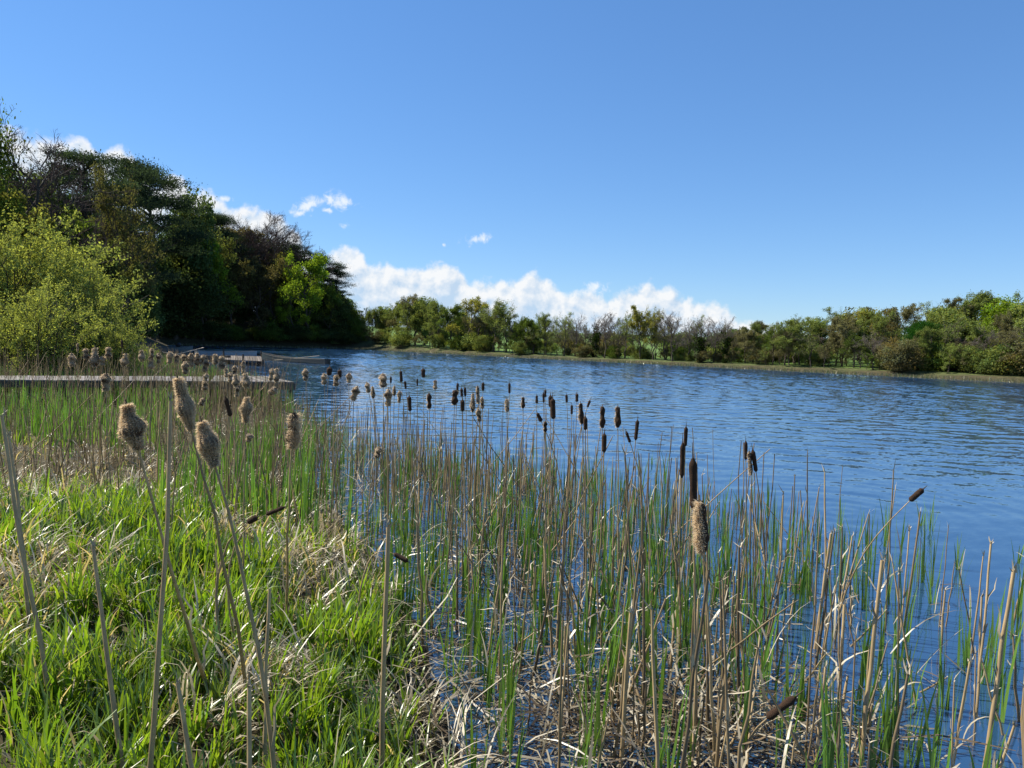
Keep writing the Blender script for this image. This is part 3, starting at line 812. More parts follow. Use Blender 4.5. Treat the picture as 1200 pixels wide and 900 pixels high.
def build_wood():
    """the wooded hillside on the left"""
    spec = [  # px, top, dist, kind, colour, width, name, label
        (112, 184, 92, 'pine:1', G_PINE, 1.0, 'pine_tree', 'broad flat topped dark pine, tallest on the left hillside'),
        (180, 196, 96, 'pine:0', G_PINE, .95, 'pine_tree', 'dark pine with forked bare limbs showing sky beneath its crown'),
        (146, 190, 99, 'pine:2', G_PINE, .9, 'pine_tree', 'dark pine squeezed between the two broadest pines on the hillside'),
        (236, 248, 158, 'pine:1', G_PINE, .75, 'pine_tree', 'small topped dark pine above the yellow green hillside tree'),
        (262, 254, 160, 'pine:2', G_PINE, .7, 'pine_tree', 'small dark pine just left of the purplish bare trees'),
        (352, 288, 172, 'pine:0', G_PINE, .9, 'pine_tree', 'dark pine behind the brightest green maple on the hillside'),
        (375, 300, 174, 'pine:2', G_PINE, .85, 'pine_tree', 'dark pine on the descending right end of hillside'),
        (396, 312, 176, 'pine:1', G_PINE, .8, 'pine_tree', 'last pine at the right end of hillside, shelving limbs against cloud'),
        (140, 206, 76, 'light:0', (.13, .13, .05), .6, 'birch_tree', 'slim golden brown birch in front of the dark pines'),
        (85, 236, 80, 'haze:0', G_BROWN, 1.1, 'bare_tree', 'purplish bare tree below the broad flat topped pine'),
        (112, 262, 84, 'haze:1', G_BROWN, 1.1, 'bare_tree', 'dull bare tree between the golden birch and broad pine'),
        (216, 236, 118, 'dense:0', G_DARK, .55, 'evergreen_tree', 'dark rounded evergreen right of the forked pine'),
        (240, 270, 150, 'spring:0', (.13, .155, .045), .8, 'broadleaf_tree', 'yellowish tree top behind the green hillside tree'),
        (238, 282, 112, 'spring:1', (.16, .25, .03), .8, 'broadleaf_tree', 'fresh green tree on hillside straight above the moored boats'),
        (362, 301, 142, 'spring:2', (.21, .31, .03), .9, 'maple_tree', 'brightest yellow green maple at right part of hillside'),
        (344, 336, 156, 'spring:3', (.20, .29, .03), .8, 'maple_tree', 'smaller bright green tree at the left foot of the bright maple'),
        (283, 248, 165, 'haze:0', G_BROWN, 1.2, 'bare_tree', 'leftmost purplish bare tree on the hillside crest'),
        (303, 254, 167, 'haze:1', G_BROWN, 1.2, 'bare_tree', 'second purplish bare tree on the hillside crest'),
        (322, 262, 169, 'haze:2', G_BROWN, 1.2, 'bare_tree', 'third purplish bare tree on the hillside crest'),
        (274, 258, 172, 'haze:1', G_BROWN, 1.3, 'bare_tree', 'bare tree behind the leftmost purplish one on the crest'),
        (294, 256, 174, 'haze:2', G_BROWN, 1.3, 'bare_tree', 'bare tree between the first two purplish ones on the crest'),
        (314, 264, 176, 'haze:0', G_BROWN, 1.3, 'bare_tree', 'bare tree between the second and third purplish ones on the crest'),
        (333, 272, 178, 'haze:1', G_BROWN, 1.3, 'bare_tree', 'bare tree behind the third purplish one on the crest'),
        (258, 266, 170, 'spring:3', (.13, .115, .06), 1.2, 'broadleaf_tree', 'brown budding tree beside the small dark crest pines'),
        (340, 276, 170, 'haze:3', G_BROWN, 1.1, 'bare_tree', 'purplish bare tree on the crest next to the right hand pines'),
        (270, 296, 153, 'spring:1', (.12, .115, .045), 1.0, 'broadleaf_tree', 'brownish budding tree below the bare hillside crest'),
        (297, 303, 156, 'spring:2', (.115, .105, .05), 1.0, 'broadleaf_tree', 'rusty brown tree midway between the two bright green trees'),
        (322, 312, 160, 'spring:3', (.11, .12, .04), 1.0, 'broadleaf_tree', 'dull olive tree left of the brightest maple'),
        (330, 300, 166, 'oval:2', G_YEL, .6, 'broadleaf_tree', 'pale yellowish tree top above the brightest maple'),
        (388, 336, 163, 'spring:1', G_MID, .9, 'broadleaf_tree', 'dark tree to the right of the brightest maple'),
        (404, 352, 163, 'oval:1', G_DARK, .9, 'broadleaf_tree', 'dark green tree at the far right foot of the hillside'),
        (414, 364, 158, 'oval:2', G_MID, .9, 'broadleaf_tree', 'mid green tree where hillside meets the far shore'),
        (208, 300, 140, 'dense:1', G_DARK, .9, 'evergreen_tree', 'dark evergreen beneath the forked pine'),
        (184, 292, 100, 'dense:2', G_DARK, .8, 'evergreen_tree', 'dark evergreen straight below the forked pine trunk'),
        (40, 146, 62, 'ivybare:1', G_DARK, 1.0, 'ivy_clad_tree', 'tall bare tree with ivy on its trunk against the cloud'),
        (64, 172, 66, 'bare:1', G_DARK, .9, 'bare_tree', 'bare tree beside the tall ivy clad one'),
        (16, 158, 60, 'ivybare:0', G_DARK, .9, 'ivy_clad_tree', 'ivy clad bare tree next to the photo edge'),
        (-42, 125, 52, 'broad:0', (.11, .15, .03), .62, 'broadleaf_tree', 'tall leafy tree cut by the left edge'),
        (60, 246, 70, 'spring:3', G_MID, 1.0, 'broadleaf_tree', 'green leafy tree below the bare trees'),
        (15, 232, 58, 'spring:2', (.15, .16, .045), 1.0, 'broadleaf_tree', 'olive leafed tree under the ivy clad bare trees'),
        (150, 284, 72, 'spring:0', (.12, .135, .045), .9, 'broadleaf_tree', 'sparse olive tree below the golden birch'),
    ]
    for px, py, dist, kind, c, wx, nm, lab in spec:
        p = settle(px, dist)
        H = top_h(px, py, *p)
        tree(nm, kind, p[0], p[1], H, np.array(c) * rng.uniform(.92, 1.08), lab, 'tree', None, wx, twig=(.085, .062, .055))
    # understorey along the foot and fill behind
    for px, py, dist in ((192, 330, 96), (205, 345, 108), (218, 352, 118), (232, 356, 128), (246, 350, 122), (260, 354, 134), (276, 350, 138), (292, 358, 144), (308, 352, 146), (322, 362, 150),
                         (336, 366, 152), (352, 372, 154), (372, 366, 156), (388, 372, 158), (402, 378, 160), (170, 330, 84), (182, 345, 92), (160, 350, 76), (298, 384, 147), (262, 384, 140), (225, 380, 130)):
        p = settle(px, dist, 9)
        H = top_h(px, py, *p)
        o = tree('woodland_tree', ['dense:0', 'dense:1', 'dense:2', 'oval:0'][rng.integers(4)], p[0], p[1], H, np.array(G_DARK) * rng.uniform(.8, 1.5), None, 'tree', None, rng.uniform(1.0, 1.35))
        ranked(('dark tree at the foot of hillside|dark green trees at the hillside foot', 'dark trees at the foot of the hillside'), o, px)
    for px, py, dist in ((112, 250, 120), (205, 300, 135), (230, 305, 150), (258, 282, 172), (290, 282, 178), (320, 290, 180), (350, 320, 175), (380, 335, 178), (60, 230, 100), (20, 220, 90), (90, 250, 110), (-20, 200, 75), (-50, 190, 70), (300, 318, 190), (270, 310, 188), (330, 322, 192), (360, 332, 195), (390, 345, 196), (240, 302, 180), (345, 345, 188), (312, 345, 186), (282, 345, 180), (372, 355, 186), (400, 362, 190)):
        p = settle(px, dist)
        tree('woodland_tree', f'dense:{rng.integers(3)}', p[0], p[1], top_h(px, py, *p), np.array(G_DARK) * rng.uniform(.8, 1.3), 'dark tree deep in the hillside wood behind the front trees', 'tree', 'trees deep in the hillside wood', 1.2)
    # low bushes hanging over the water at the foot of the wood
    px = 200.
    while px < 760:
        p = settle(px if px < 418 else 318 + (px - 418) / 3.6, 90, 0 if px < 418 else rng.uniform(8, 16))
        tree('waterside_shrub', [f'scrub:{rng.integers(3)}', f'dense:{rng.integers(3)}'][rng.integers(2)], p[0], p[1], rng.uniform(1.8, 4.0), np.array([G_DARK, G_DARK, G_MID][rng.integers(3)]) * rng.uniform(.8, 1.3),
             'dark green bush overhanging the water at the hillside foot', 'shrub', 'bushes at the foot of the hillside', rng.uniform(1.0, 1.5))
        px += rng.uniform(7, 13)
    # willows on the near left bank behind the jetty
    for px, py, dist, k, wx, lab in ((20, 268, 34, 0, 1.0, 'tall pale green willow bush at the left edge beyond the jetty'), (72, 262, 35, 1, .95, 'tallest pale green willow bush beyond the jetty'),
                                     (110, 318, 33, 0, .9, 'pale green willow bush stepping down towards the boats'), (140, 376, 31.5, 1, 1.0, 'low willow bush nearest the moored boats'),
                                     (-40, 250, 32, 1, 1.0, 'willow bush cut by the left edge'), (45, 330, 29, 0, 1.0, 'low leafy willow bush right behind the jetty walkway')):
        p = settle(px, dist)
        tree('willow_bush', f'willow:{k}', p[0], p[1], top_h(px, py, *p), np.array((.27, .31, .085)) * rng.uniform(.9, 1.1), lab, 'bush', None, wx)


build_wood()


def build_fringe():
    """pale dead reeds along the far water's edge"""
    g = np.random.default_rng(5); n = 9000
    pts = []
    for a, b, k in ((FAR_A, FAR_B, 7000), (FAR_B, np.array([74., 57.]), 1500), (np.array([-62., 135.]), FAR_A, 500)):
        t = g.uniform(0, 1, (k, 1)); q = a * (1 - t) + b * t
        nn = np.array([-(b - a)[1], (b - a)[0]]); nn = nn / np.linalg.norm(nn)
        pts.append(q + nn * g.normal(.2, .7, (k, 1)))
    q = np.concatenate(pts); n = len(q)
    b0 = np.concatenate([q, np.full((n, 1), -.1)], 1); h = g.uniform(.12, .45, n)
    tip = b0 + np.stack([g.normal(0, .12, n), g.normal(0, .12, n), h + .1], -1)
    p = curve(b0, tip, 3, 0, g, .02)
    V, F = ribbons(p, np.array([1., .8, .2])[None] * g.uniform(.02, .045, (n, 1)), nrm(np.stack([np.ones(n), g.normal(0, .6, n), np.zeros(n)], -1)))
    c = np.array([.22, .20, .11]) * g.uniform(.6, 1.3, (n, 1)); gr = g.uniform(size=n) < .35; c[gr] = np.array([.10, .14, .03])
    tag(MB().add(V, F, np.repeat(c, 6, 0)).obj('shore_reeds', M_STRAW), 'thin pale fringe of dead reeds along the far waterline', 'reeds', None, 'stuff')


build_fringe()

# ------------------------------------------------------------------ jetty and boats


def build_jetty():
    g = np.random.default_rng(3)
    zt = .87
    root = empty('wooden_jetty', (0, 0, 0)); tag(root, 'weathered grey wooden jetty ending in a square platform over the water', 'jetty')
    grey = np.array([.20, .185, .165]); dark = np.array([.085, .075, .06])
    def deck(a, b, c, d, name, n):
        """a,b near edge; d,c far edge: planks laid across"""
        mb = MB()
        for i in range(n):
            t0, t1 = (i + .04) / n, (i + .96) / n
            q = [a + (b - a) * t0, a + (b - a) * t1, d + (c - d) * t1, d + (c - d) * t0]
            z = zt + g.normal(0, .004)
            V = [(*p[:2], z - .04) for p in q] + [(*p[:2], z) for p in q]
            mb.add(V, box(0, 1, 0, 1, 0, 1)[1], grey * g.uniform(.6, 1.3) * np.array([1, g.uniform(.94, 1.02), g.uniform(.85, 1.05)]))
        return mb.obj(name, M_WOOD, root, smooth=False)
    def beam(a, b, w, z0, z1, name):
        d = nrm(b - a); n = np.array([-d[1], d[0]]) * w
        q = [a - n, b - n, b + n, a + n]
        V = [(*p, z0) for p in q] + [(*p, z1) for p in q]
        return MB().add(V, box(0, 1, 0, 1, 0, 1)[1], dark * g.uniform(.8, 1.2)).obj(name, M_WOOD, root, smooth=False)
    A, B = P(-70, 444.5, zt)[:2], P(245, 446.5, zt)[:2]; D, Cc = P(-70, 439.8, zt)[:2], P(245, 441, zt)[:2]
    deck(A, B, Cc, D, 'walkway_deck', 60)
    E, Fq = P(246, 446.6, zt)[:2], P(345, 447.5, zt)[:2]; Hh, Gq = P(252, 439.8, zt)[:2], P(312, 440.6, zt)[:2]
    deck(E, Fq, Gq, Hh, 'platform_deck', 22)
    beam(A, B, .03, zt - .22, zt - .045, 'side_beam'); beam(D, Cc, .03, zt - .22, zt - .045, 'side_beam')
    beam(E, Fq, .035, zt - .26, zt - .045, 'side_beam'); beam(Fq, Gq, .035, zt - .26, zt - .045, 'side_beam'); beam(Hh, Gq, .035, zt - .26, zt - .045, 'side_beam')
    e = nrm(Fq - E) * .09; k = nrm(Gq - Fq) * .09
    posts = [Fq - e + k, Gq - e - k, E + e + k, Hh + e - k, (E + Fq) / 2 + k]
    for t in np.linspace(.03, .97, 8): posts += [A + (B - A) * t + k, D + (Cc - D) * t - k]
    for p in posts:
        mb = MB().add(*tubes(np.array([[[*p, min(-.6, gh(*p) - .3)], [*p, zt - .05]]]), np.full((1, 2), .075), 8), dark * .8)
        mb.obj('post', M_WOOD, root)
    root.location = (*A, 0)
    for c in root.children: c.location = (-A[0], -A[1], 0)


build_jetty()


def boat_mesh(L, B, D, sheer, tri=1.0, stern=.7, hull=(.3, .34, .36), inner=(.2, .2, .2)):
    """open rowing boat: stations along x, bow at +x"""
    K = 15; t = np.linspace(0, 1, K); x = (t - .5) * L
    half = B / 2 * np.where(t < .45, stern + (1 - stern) * np.sin(t / .45 * np.pi / 2), np.cos(np.clip((t - .45) / .55, 0, 1) * np.pi / 2 * tri) ** .75 + .02)
    top = D + sheer * (np.clip(t - .5, 0, 1) * 2) ** 2 + sheer * .3 * (np.clip(.5 - t, 0, 1) * 2) ** 2
    keel = .35 * D * np.clip((t - .75) / .25, 0, 1) ** 2
    prof = [(0, 0), (.55, .03), (.82, .22), (.94, .6), (1, 1)]
    hb = MB(); rows = []
    for sgn, inset in ((1, 0), (1, .03)):
        pass
    def shell(off):
        ring = []
        for s_ in (-1, 1):
            pr = prof[::-1] if s_ < 0 else prof[1:]
            for a, b in pr:
                hy = np.maximum(half - off, .005)
                ring.append(np.stack([x, s_ * a * hy, keel + off * .9 + (top - keel - off * .9 * (b < 1)) * b], -1))
        return np.stack(ring, 1)                                    # K, m, 3
    for off, col, flip in ((0, hull, False), (.035, inner, True)):
        G = shell(off); m = G.shape[1]
        i = np.arange(K - 1)[:, None] * m; j = np.arange(m - 1)[None]
        F = np.stack([i + j, i + j + 1, i + m + j + 1, i + m + j], -1).reshape(-1, 4)
        if flip: F = F[:, ::-1]
        hb.add(G.reshape(-1, 3), F, col)
        # transom
        hb.add(G[0], [(0, 1, m - 2, m - 1), (1, 2, m - 3, m - 2), (2, 3, m - 4, m - 3), (3, 4, 4, m - 4)][:3] + [(3, 4, 5, m - 4)], col)
    gw = []
    for s_ in (-1, 1):
        gw.append(np.stack([x, s_ * (half + .005), top + .008], -1))
    gun = MB().add(*tubes(np.array(gw), np.full((2, K), .028), 6), np.array(hull) * .75)
    seats = []
    for tt in (.16, .46, .74):
        hy = float(np.interp(tt, t, half)) - .045
        V, F = box((tt - .5) * L - .13, (tt - .5) * L + .13, -hy, hy, D * .62, D * .62 + .03)
        seats.append(MB().add(V, F, (.20, .17, .12)))
    return hb, gun, seats


def boat(name, x, y, rz, L, B, D, sheer, label, hull, inner=(.16, .15, .13), draft=.12, **kw):
    root = empty(name, (x, y, -draft), rz); tag(root, label, 'boat', 'rowing boats moored at the left shore')
    hb, gun, seats = boat_mesh(L, B, D, sheer, hull=hull, inner=inner, **kw)
    hb.obj('hull', M_PAINT, root); gun.obj('gunwale', M_PAINT, root)
    for s_ in seats: s_.obj('seat', M_WOOD, root, smooth=False)
    return root


def oar(a, b, label):
    a, b = np.array(a), np.array(b); d = nrm(b - a); L = np.linalg.norm(b - a)
    root = empty('oar', a); tag(root, label, 'oar')
    p = np.linspace(0, 1, 4)[None, :, None] * (b - a)[None, None]
    MB().add(*tubes(p, np.full((1, 4), .028), 6), (.42, .35, .25)).obj('shaft', M_WOOD, root)
    s_ = nrm(np.cross(d, (0, 0, 1.)))
    q = np.array([[d * (L - .02), d * (L + .25), d * (L + .55), d * (L + .62)]])
    V, F = ribbons(q, np.array([[.03, .075, .08, .05]]), s_[None])
    V2 = V + np.cross(s_, d) * .02
    mb = MB().add(V, F, (.40, .34, .26)).add(V2, F[:, ::-1], (.40, .34, .26)); mb.obj('blade', M_WOOD, root)


def build_boats():
    # the boat out on the right, seen from the side, bow to the left
    a, b = P(306, 421.5), P(384, 427)
    c = (a + b) / 2; d = b - a
    boat('rowing_boat', c[0], c[1], math.atan2(-d[1], -d[0]), np.linalg.norm(d), 1.4, .47, .34, 'slate grey rowing boat farthest right, an oar slung over its side', (.036, .050, .052), inner=(.09, .085, .075), stern=.45)
    n = np.array([d[1], -d[0], 0]) / np.linalg.norm(d)
    if n[1] > 0: n = -n
    p0 = c + d * .22 + np.array([0, 0, .55]) ; p1 = c - d * .14 + n * 1.0 + np.array([0, 0, .10])
    oar(p0 - n * .8 + np.array([0, 0, .12]) + d * .06, p1, 'pale oar lying across the slate grey rowing boat')
    # pale boat left of it
    a, b = P(222, 419.5), P(292, 420.5); c = (a + b) / 2; d = b - a
    boat('rowing_boat', c[0], c[1] + 1.6, math.atan2(d[1], d[0]) + .05, np.linalg.norm(d) * 1.04, 1.5, .74, .10, 'blue grey boat moored between the dark boat and the landing stage', (.20, .25, .28), tri=.72)
    # dark one nearer the bank
    a, b = P(190, 422), P(268, 424.5); c = (a + b) / 2; d = b - a
    boat('rowing_boat', c[0], c[1], math.atan2(-d[1], -d[0]), np.linalg.norm(d), 1.5, .58, .22, 'dark hulled rowing boat in front of the blue grey boat', (.05, .06, .065))
    a, b = P(176, 413.5), P(226, 414.5); c = (a + b) / 2; d = b - a
    boat('rowing_boat', c[0], c[1], math.atan2(d[1], d[0]), np.linalg.norm(d), 1.7, .8, .2, 'grey boat half hidden by the willow, nearest the bank', (.10, .125, .12))
    oar(P(182, 421.5, .35), P(236, 408, 1.05), 'long pale oar slanting up over the dark rowing boat')
    # tarpaulin lump on the dark boat
    # landing stage
    g = np.random.default_rng(8)
    root = empty('landing_stage', (0, 0, 0)); tag(root, 'low plank landing stage between the blue grey and slate grey boats', 'landing stage')
    A, B, C, D = P(262, 421, .4)[:2], P(308, 423, .4)[:2], P(306, 417.5, .4)[:2], P(262, 416, .4)[:2]
    mb = MB(); n = 16
    for i in range(n):
        t0, t1 = (i + .05) / n, (i + .95) / n
        q = [A + (B - A) * t0, A + (B - A) * t1, D + (C - D) * t1, D + (C - D) * t0]
        mb.add([(*p, .34) for p in q] + [(*p, .39) for p in q], box(0, 1, 0, 1, 0, 1)[1], np.array([.15, .125, .10]) * g.uniform(.6, 1.3))
    mb.obj('deck', M_WOOD, root, smooth=False)
    for p, h in ((A, .95), (B, .5), (C, .9), (D, 1.0), ((A + B) / 2, .85)):
        MB().add(*tubes(np.array([[[*p, -1.1], [*p, h]]]), np.full((1, 2), .07), 7), (.05, .042, .035)).obj('post', M_WOOD, root)
    root.location = (*A, 0)
    for c in root.children: c.location = (-A[0], -A[1], 0)
    # outboard motor on the far grey boat
    p = P(208, 414.0); root = empty('outboard_motor', (p[0], p[1], 0)); tag(root, 'dark outboard motor tilted up on the half hidden grey boat', 'outboard motor')
    K = 7; zz = np.linspace(.62, 1.22, K); pts = np.stack([np.linspace(0, .25, K), np.zeros(K), zz], -1)[None]
    MB().add(*tubes(pts, np.array([[.02, .2, .24, .25, .23, .17, .02]]), 9), (.018, .02, .024)).obj('cowl', M_PAINT, root)
    MB().add(*tubes(np.array([[[0, 0, .7], [-.25, 0, .2], [-.4, 0, -.1]]]), np.array([[.06, .05, .05]]), 6), (.03, .03, .03)).obj('shaft', M_PAINT, root)


build_boats()

# ------------------------------------------------------------------ grass on the bank


def blades(p0, L, W, heading, tilt, bend, K=5):
    """curved tapering blades: p0 (N,3), L length, W half width, heading azimuth, tilt from vertical, bend extra tilt at tip"""
    N = len(p0); t = np.linspace(0, 1, K)
    ang = tilt[:, None] + bend[:, None] * t[None] ** 1.3
    hd = np.stack([np.cos(heading), np.sin(heading), np.zeros(N)], -1)
    dl = (L / (K - 1))[:, None]
    step = np.sin(ang)[..., None] * hd[:, None] + np.cos(ang)[..., None] * np.array([0, 0, 1.])
    pos = np.concatenate([np.zeros((N, 1, 3)), np.cumsum(step[:, :-1] * dl[..., None], 1)], 1) + p0[:, None]
    w = W[:, None] * np.array([.75, 1.0, .9, .6, .06] if K == 5 else np.interp(t, [0, .3, .7, 1], [.8, 1, .75, .08]))[None]
    side = np.stack([-np.sin(heading), np.cos(heading), np.zeros(N)], -1)
    tw = rng.normal(0, .5, N)[:, None]
    side = nrm(side + hd * tw)
    V, F = ribbons(pos, w, side)
    return V, F, 2 * K


def build_dead_leaves():
    """long dry leaves of last year arching over the bank in loose sheaves"""
    g = np.random.default_rng(64)
    x = g.uniform(-13, 1.5, 2600); y = g.uniform(1.6, 13.5, 2600)
    h, s = height(x, y); k = (s > .05) & (np.abs(np.arctan2(x, y)) < R(48)) & (g.uniform(size=2600) < .12 + .75 * sstep(wave_noise(x, y, 2.1, 31) + .45 * wave_noise(x, y, 6.5, 33), -.05, .35))
    x, y, h = x[k], y[k], h[k]; m = len(x); n = 7; q = np.repeat(np.arange(m), n); N = len(q)
    p0 = np.stack([x[q] + g.normal(0, .035, N), y[q] + g.normal(0, .035, N), h[q] + g.uniform(0, .12, N)], -1)
    hd = g.uniform(0, 6.28, m)[q] + g.normal(0, .45, N)
    V, F, mm = blades(p0, g.uniform(.18, .48, N), g.uniform(.0035, .0095, N), hd, np.abs(g.normal(.55, .3, N)), g.uniform(.7, 2.0, N))
    c = np.array([.55, .47, .33]) * g.uniform(.4, 1.2, (m, 1))[q] * g.uniform(.8, 1.15, (N, 1))
    tag(MB().add(V, F, np.repeat(c, mm, 0)).obj('dead_leaves', M_STRAW), 'pale sheaves of dry arching leaves scattered over the green bank', 'dead leaves', None, 'stuff')


def build_grass():
    g = np.random.default_rng(21)
    n = 1500000
    x = g.uniform(-17, 3.5, n); y = g.uniform(.7, 15.5, n); d = np.hypot(x, y)
    keep = g.uniform(size=n) < np.exp(-(d - 2.2) / 4.2).clip(.07, 1)
    x, y, d = x[keep], y[keep], d[keep]
    h, s = height(x, y)
    inview = np.abs(np.arctan2(x, y)) < R(52)
    clump = wave_noise(x, y, 3.2, 9)
    edge = sstep(h, .04, .16)
    k = (s > .02) & inview & (g.uniform(size=len(x)) < edge * (.42 + .58 * sstep(clump, -.40, .15)) * (1 - .5 * sstep(d, 9.5, 13.5))) & (g.uniform(size=len(x)) < .70)
    x, y, d, h, clump = x[k], y[k], d[k], h[k], clump[k]
    # tufts: pull blades towards shared centres and lean
    cell = .16; cx, cy = np.floor(x / cell), np.floor(y / cell)
    hs = np.sin(cx * 12.9898 + cy * 78.233) * 43758.5453; hs = hs - np.floor(hs)
    hs2 = np.sin(cx * 39.346 + cy * 11.135) * 24634.6345; hs2 = hs2 - np.floor(hs2)
    x = x + (cx + .2 + .6 * hs - x / cell) * cell * .45; y = y + (cy + .2 + .6 * hs2 - y / cell) * cell * .45
    N = len(x)
    dryf = wave_noise(x, y, 2.1, 31) + .45 * wave_noise(x, y, 6.5, 33)
    dry = g.uniform(size=N) < np.clip(.16 + .66 * sstep(dryf, .0, .34) + .30 * sstep(d, 8.5, 12.5), 0, .80)
    L = g.uniform(.13, .38, N) * (.55 + .68 * hs) * (1 + .45 * clump)
    W = g.uniform(.0032, .0088, N) * (1 + .05 * d)
    head = np.where(g.uniform(size=N) < .55, hs * 6.283 + g.normal(0, .7, N), g.uniform(0, 6.283, N))
    tilt = np.abs(g.normal(.12, .22, N)); bend = np.abs(g.normal(.55, .45, N))
    tilt = np.where(dry, np.abs(g.normal(.75, .4, N)), tilt); bend = np.where(dry, g.uniform(.5, 1.9, N), bend)
    L = np.where(dry, L * 1.15, L); W = np.where(dry, W * .8, W)
    p0 = np.stack([x, y, h - .02], -1)
    V, F, m = blades(p0, L, W, head, tilt, bend)
    a = g.uniform(0, 1, N)[:, None]
    tone = (.75 + .5 * hs)[:, None] * g.uniform(.75, 1.25, (N, 1))
    green = (np.array([.10, .21, .014]) * (1 - a) + np.array([.185, .265, .022]) * a) * tone
    straw = np.array([.46, .385, .25]) * g.uniform(.45, 1.2, (N, 1))
    c = np.where(dry[:, None], straw, green)
    cc = np.repeat(c[:, None], m, 1)
    tag(MB().add(V, F, cc.reshape(-1, 3)).obj('grass', M_GRASS), 'lush spring grass with pale dead blades on the near bank', 'grass', None, 'stuff')
    print('grass blades', N)


build_grass()
build_dead_leaves()

# ------------------------------------------------------------------ reeds: zones
ZONE = np.array([P(x, y)[:2] for x, y in ((338, 478), (372, 500), (450, 530), (600, 552), (780, 582), (905, 612), (1050, 655), (1210, 725), (1420, 860), (1500, 1300), (900, 1500), (640, 1250),
                                         (520, 900), (440, 690), (380, 585), (340, 520))])
MARSH = np.array([P(x, y)[:2] for x, y in ((-160, 690), (0, 650), (140, 655), (290, 660), (430, 690), (392, 590), (362, 530), (345, 484), (320, 462), (225, 438), (186, 425), (150, 421), (60, 424), (-60, 428), (-160, 440))])


def sample(poly, n, g):
    lo, hi = poly.min(0), poly.max(0); out = []
    while sum(map(len, out)) < n:
        q = g.uniform(lo, hi, (n * 2, 2)); q = q[poly_sd(q[:, 0], q[:, 1], poly) < 0]; out.append(q)
    return np.concatenate(out)[:n]


TAN = np.array([.34, .24, .12]); GREY = np.array([.12, .088, .05]); STRAW = np.array([.48, .41, .28]); SHOOT = np.array([.075, .17, .025])


def water_z(x, y):
    h, s = height(x, y); return np.where(h < .01, -.12, h - .05)


def clumpy(q, g, s, seed, cut=-.1):
    return q[g.uniform(size=len(q)) < sstep(wave_noise(q[:, 0], q[:, 1], s, seed), cut - .25, cut + .35)]


def stems_mesh(q, hmin, hmax, r0, g, sides=4, lean=.10, K=4):
    n = len(q); z = water_z(q[:, 0], q[:, 1])
    b = np.stack([q[:, 0], q[:, 1], z], -1); Hh = g.uniform(0, 1, n) ** 1.2 * (hmax - hmin) + hmin
    ln = np.where(g.uniform(size=n) < .10, .5, lean)
    t = b + np.stack([g.normal(0, 1, n) * ln * Hh, g.normal(0, 1, n) * ln * Hh, Hh + .12], -1)
    p = curve(b, t, K, 0, g, .006)
    rad = np.linspace(1.1, .65, K)[None] * (r0 * g.uniform(.6, 1.3, n))[:, None]
    V, F = tubes(p, rad, sides)
    c = TAN + (GREY - TAN) * g.uniform(0, 1, (n, 1)); c = c * g.uniform(.6, 1.25, (n, 1))
    return V, F, np.repeat(c, K * sides, 0)


def leafy_shoots(q, g, nper, lmin, lmax, w, green=1.0):
    n = len(q); k = np.repeat(np.arange(n), nper); N = len(k)
    z = water_z(q[:, 0], q[:, 1])
    p0 = np.stack([q[k, 0] + g.normal(0, .025, N), q[k, 1] + g.normal(0, .025, N), z[k]], -1)
    tall = g.uniform(.65, 1.15, n)[k]
    L = g.uniform(lmin, lmax, N) * tall + .1; W = w * g.uniform(.6, 1.25, N)
    V, F, m = blades(p0, L, W, g.uniform(0, 6.28, N), np.abs(g.normal(.03, .05, N)), np.abs(g.normal(.08, .12, N)), 5)
    c = SHOOT * green * g.uniform(.6, 1.5, (N, 1)) * np.array([1, 1, 1]) + np.array([.03, .015, 0]) * g.uniform(0, 1, (N, 1))
    return V, F, np.repeat(c, m, 0)


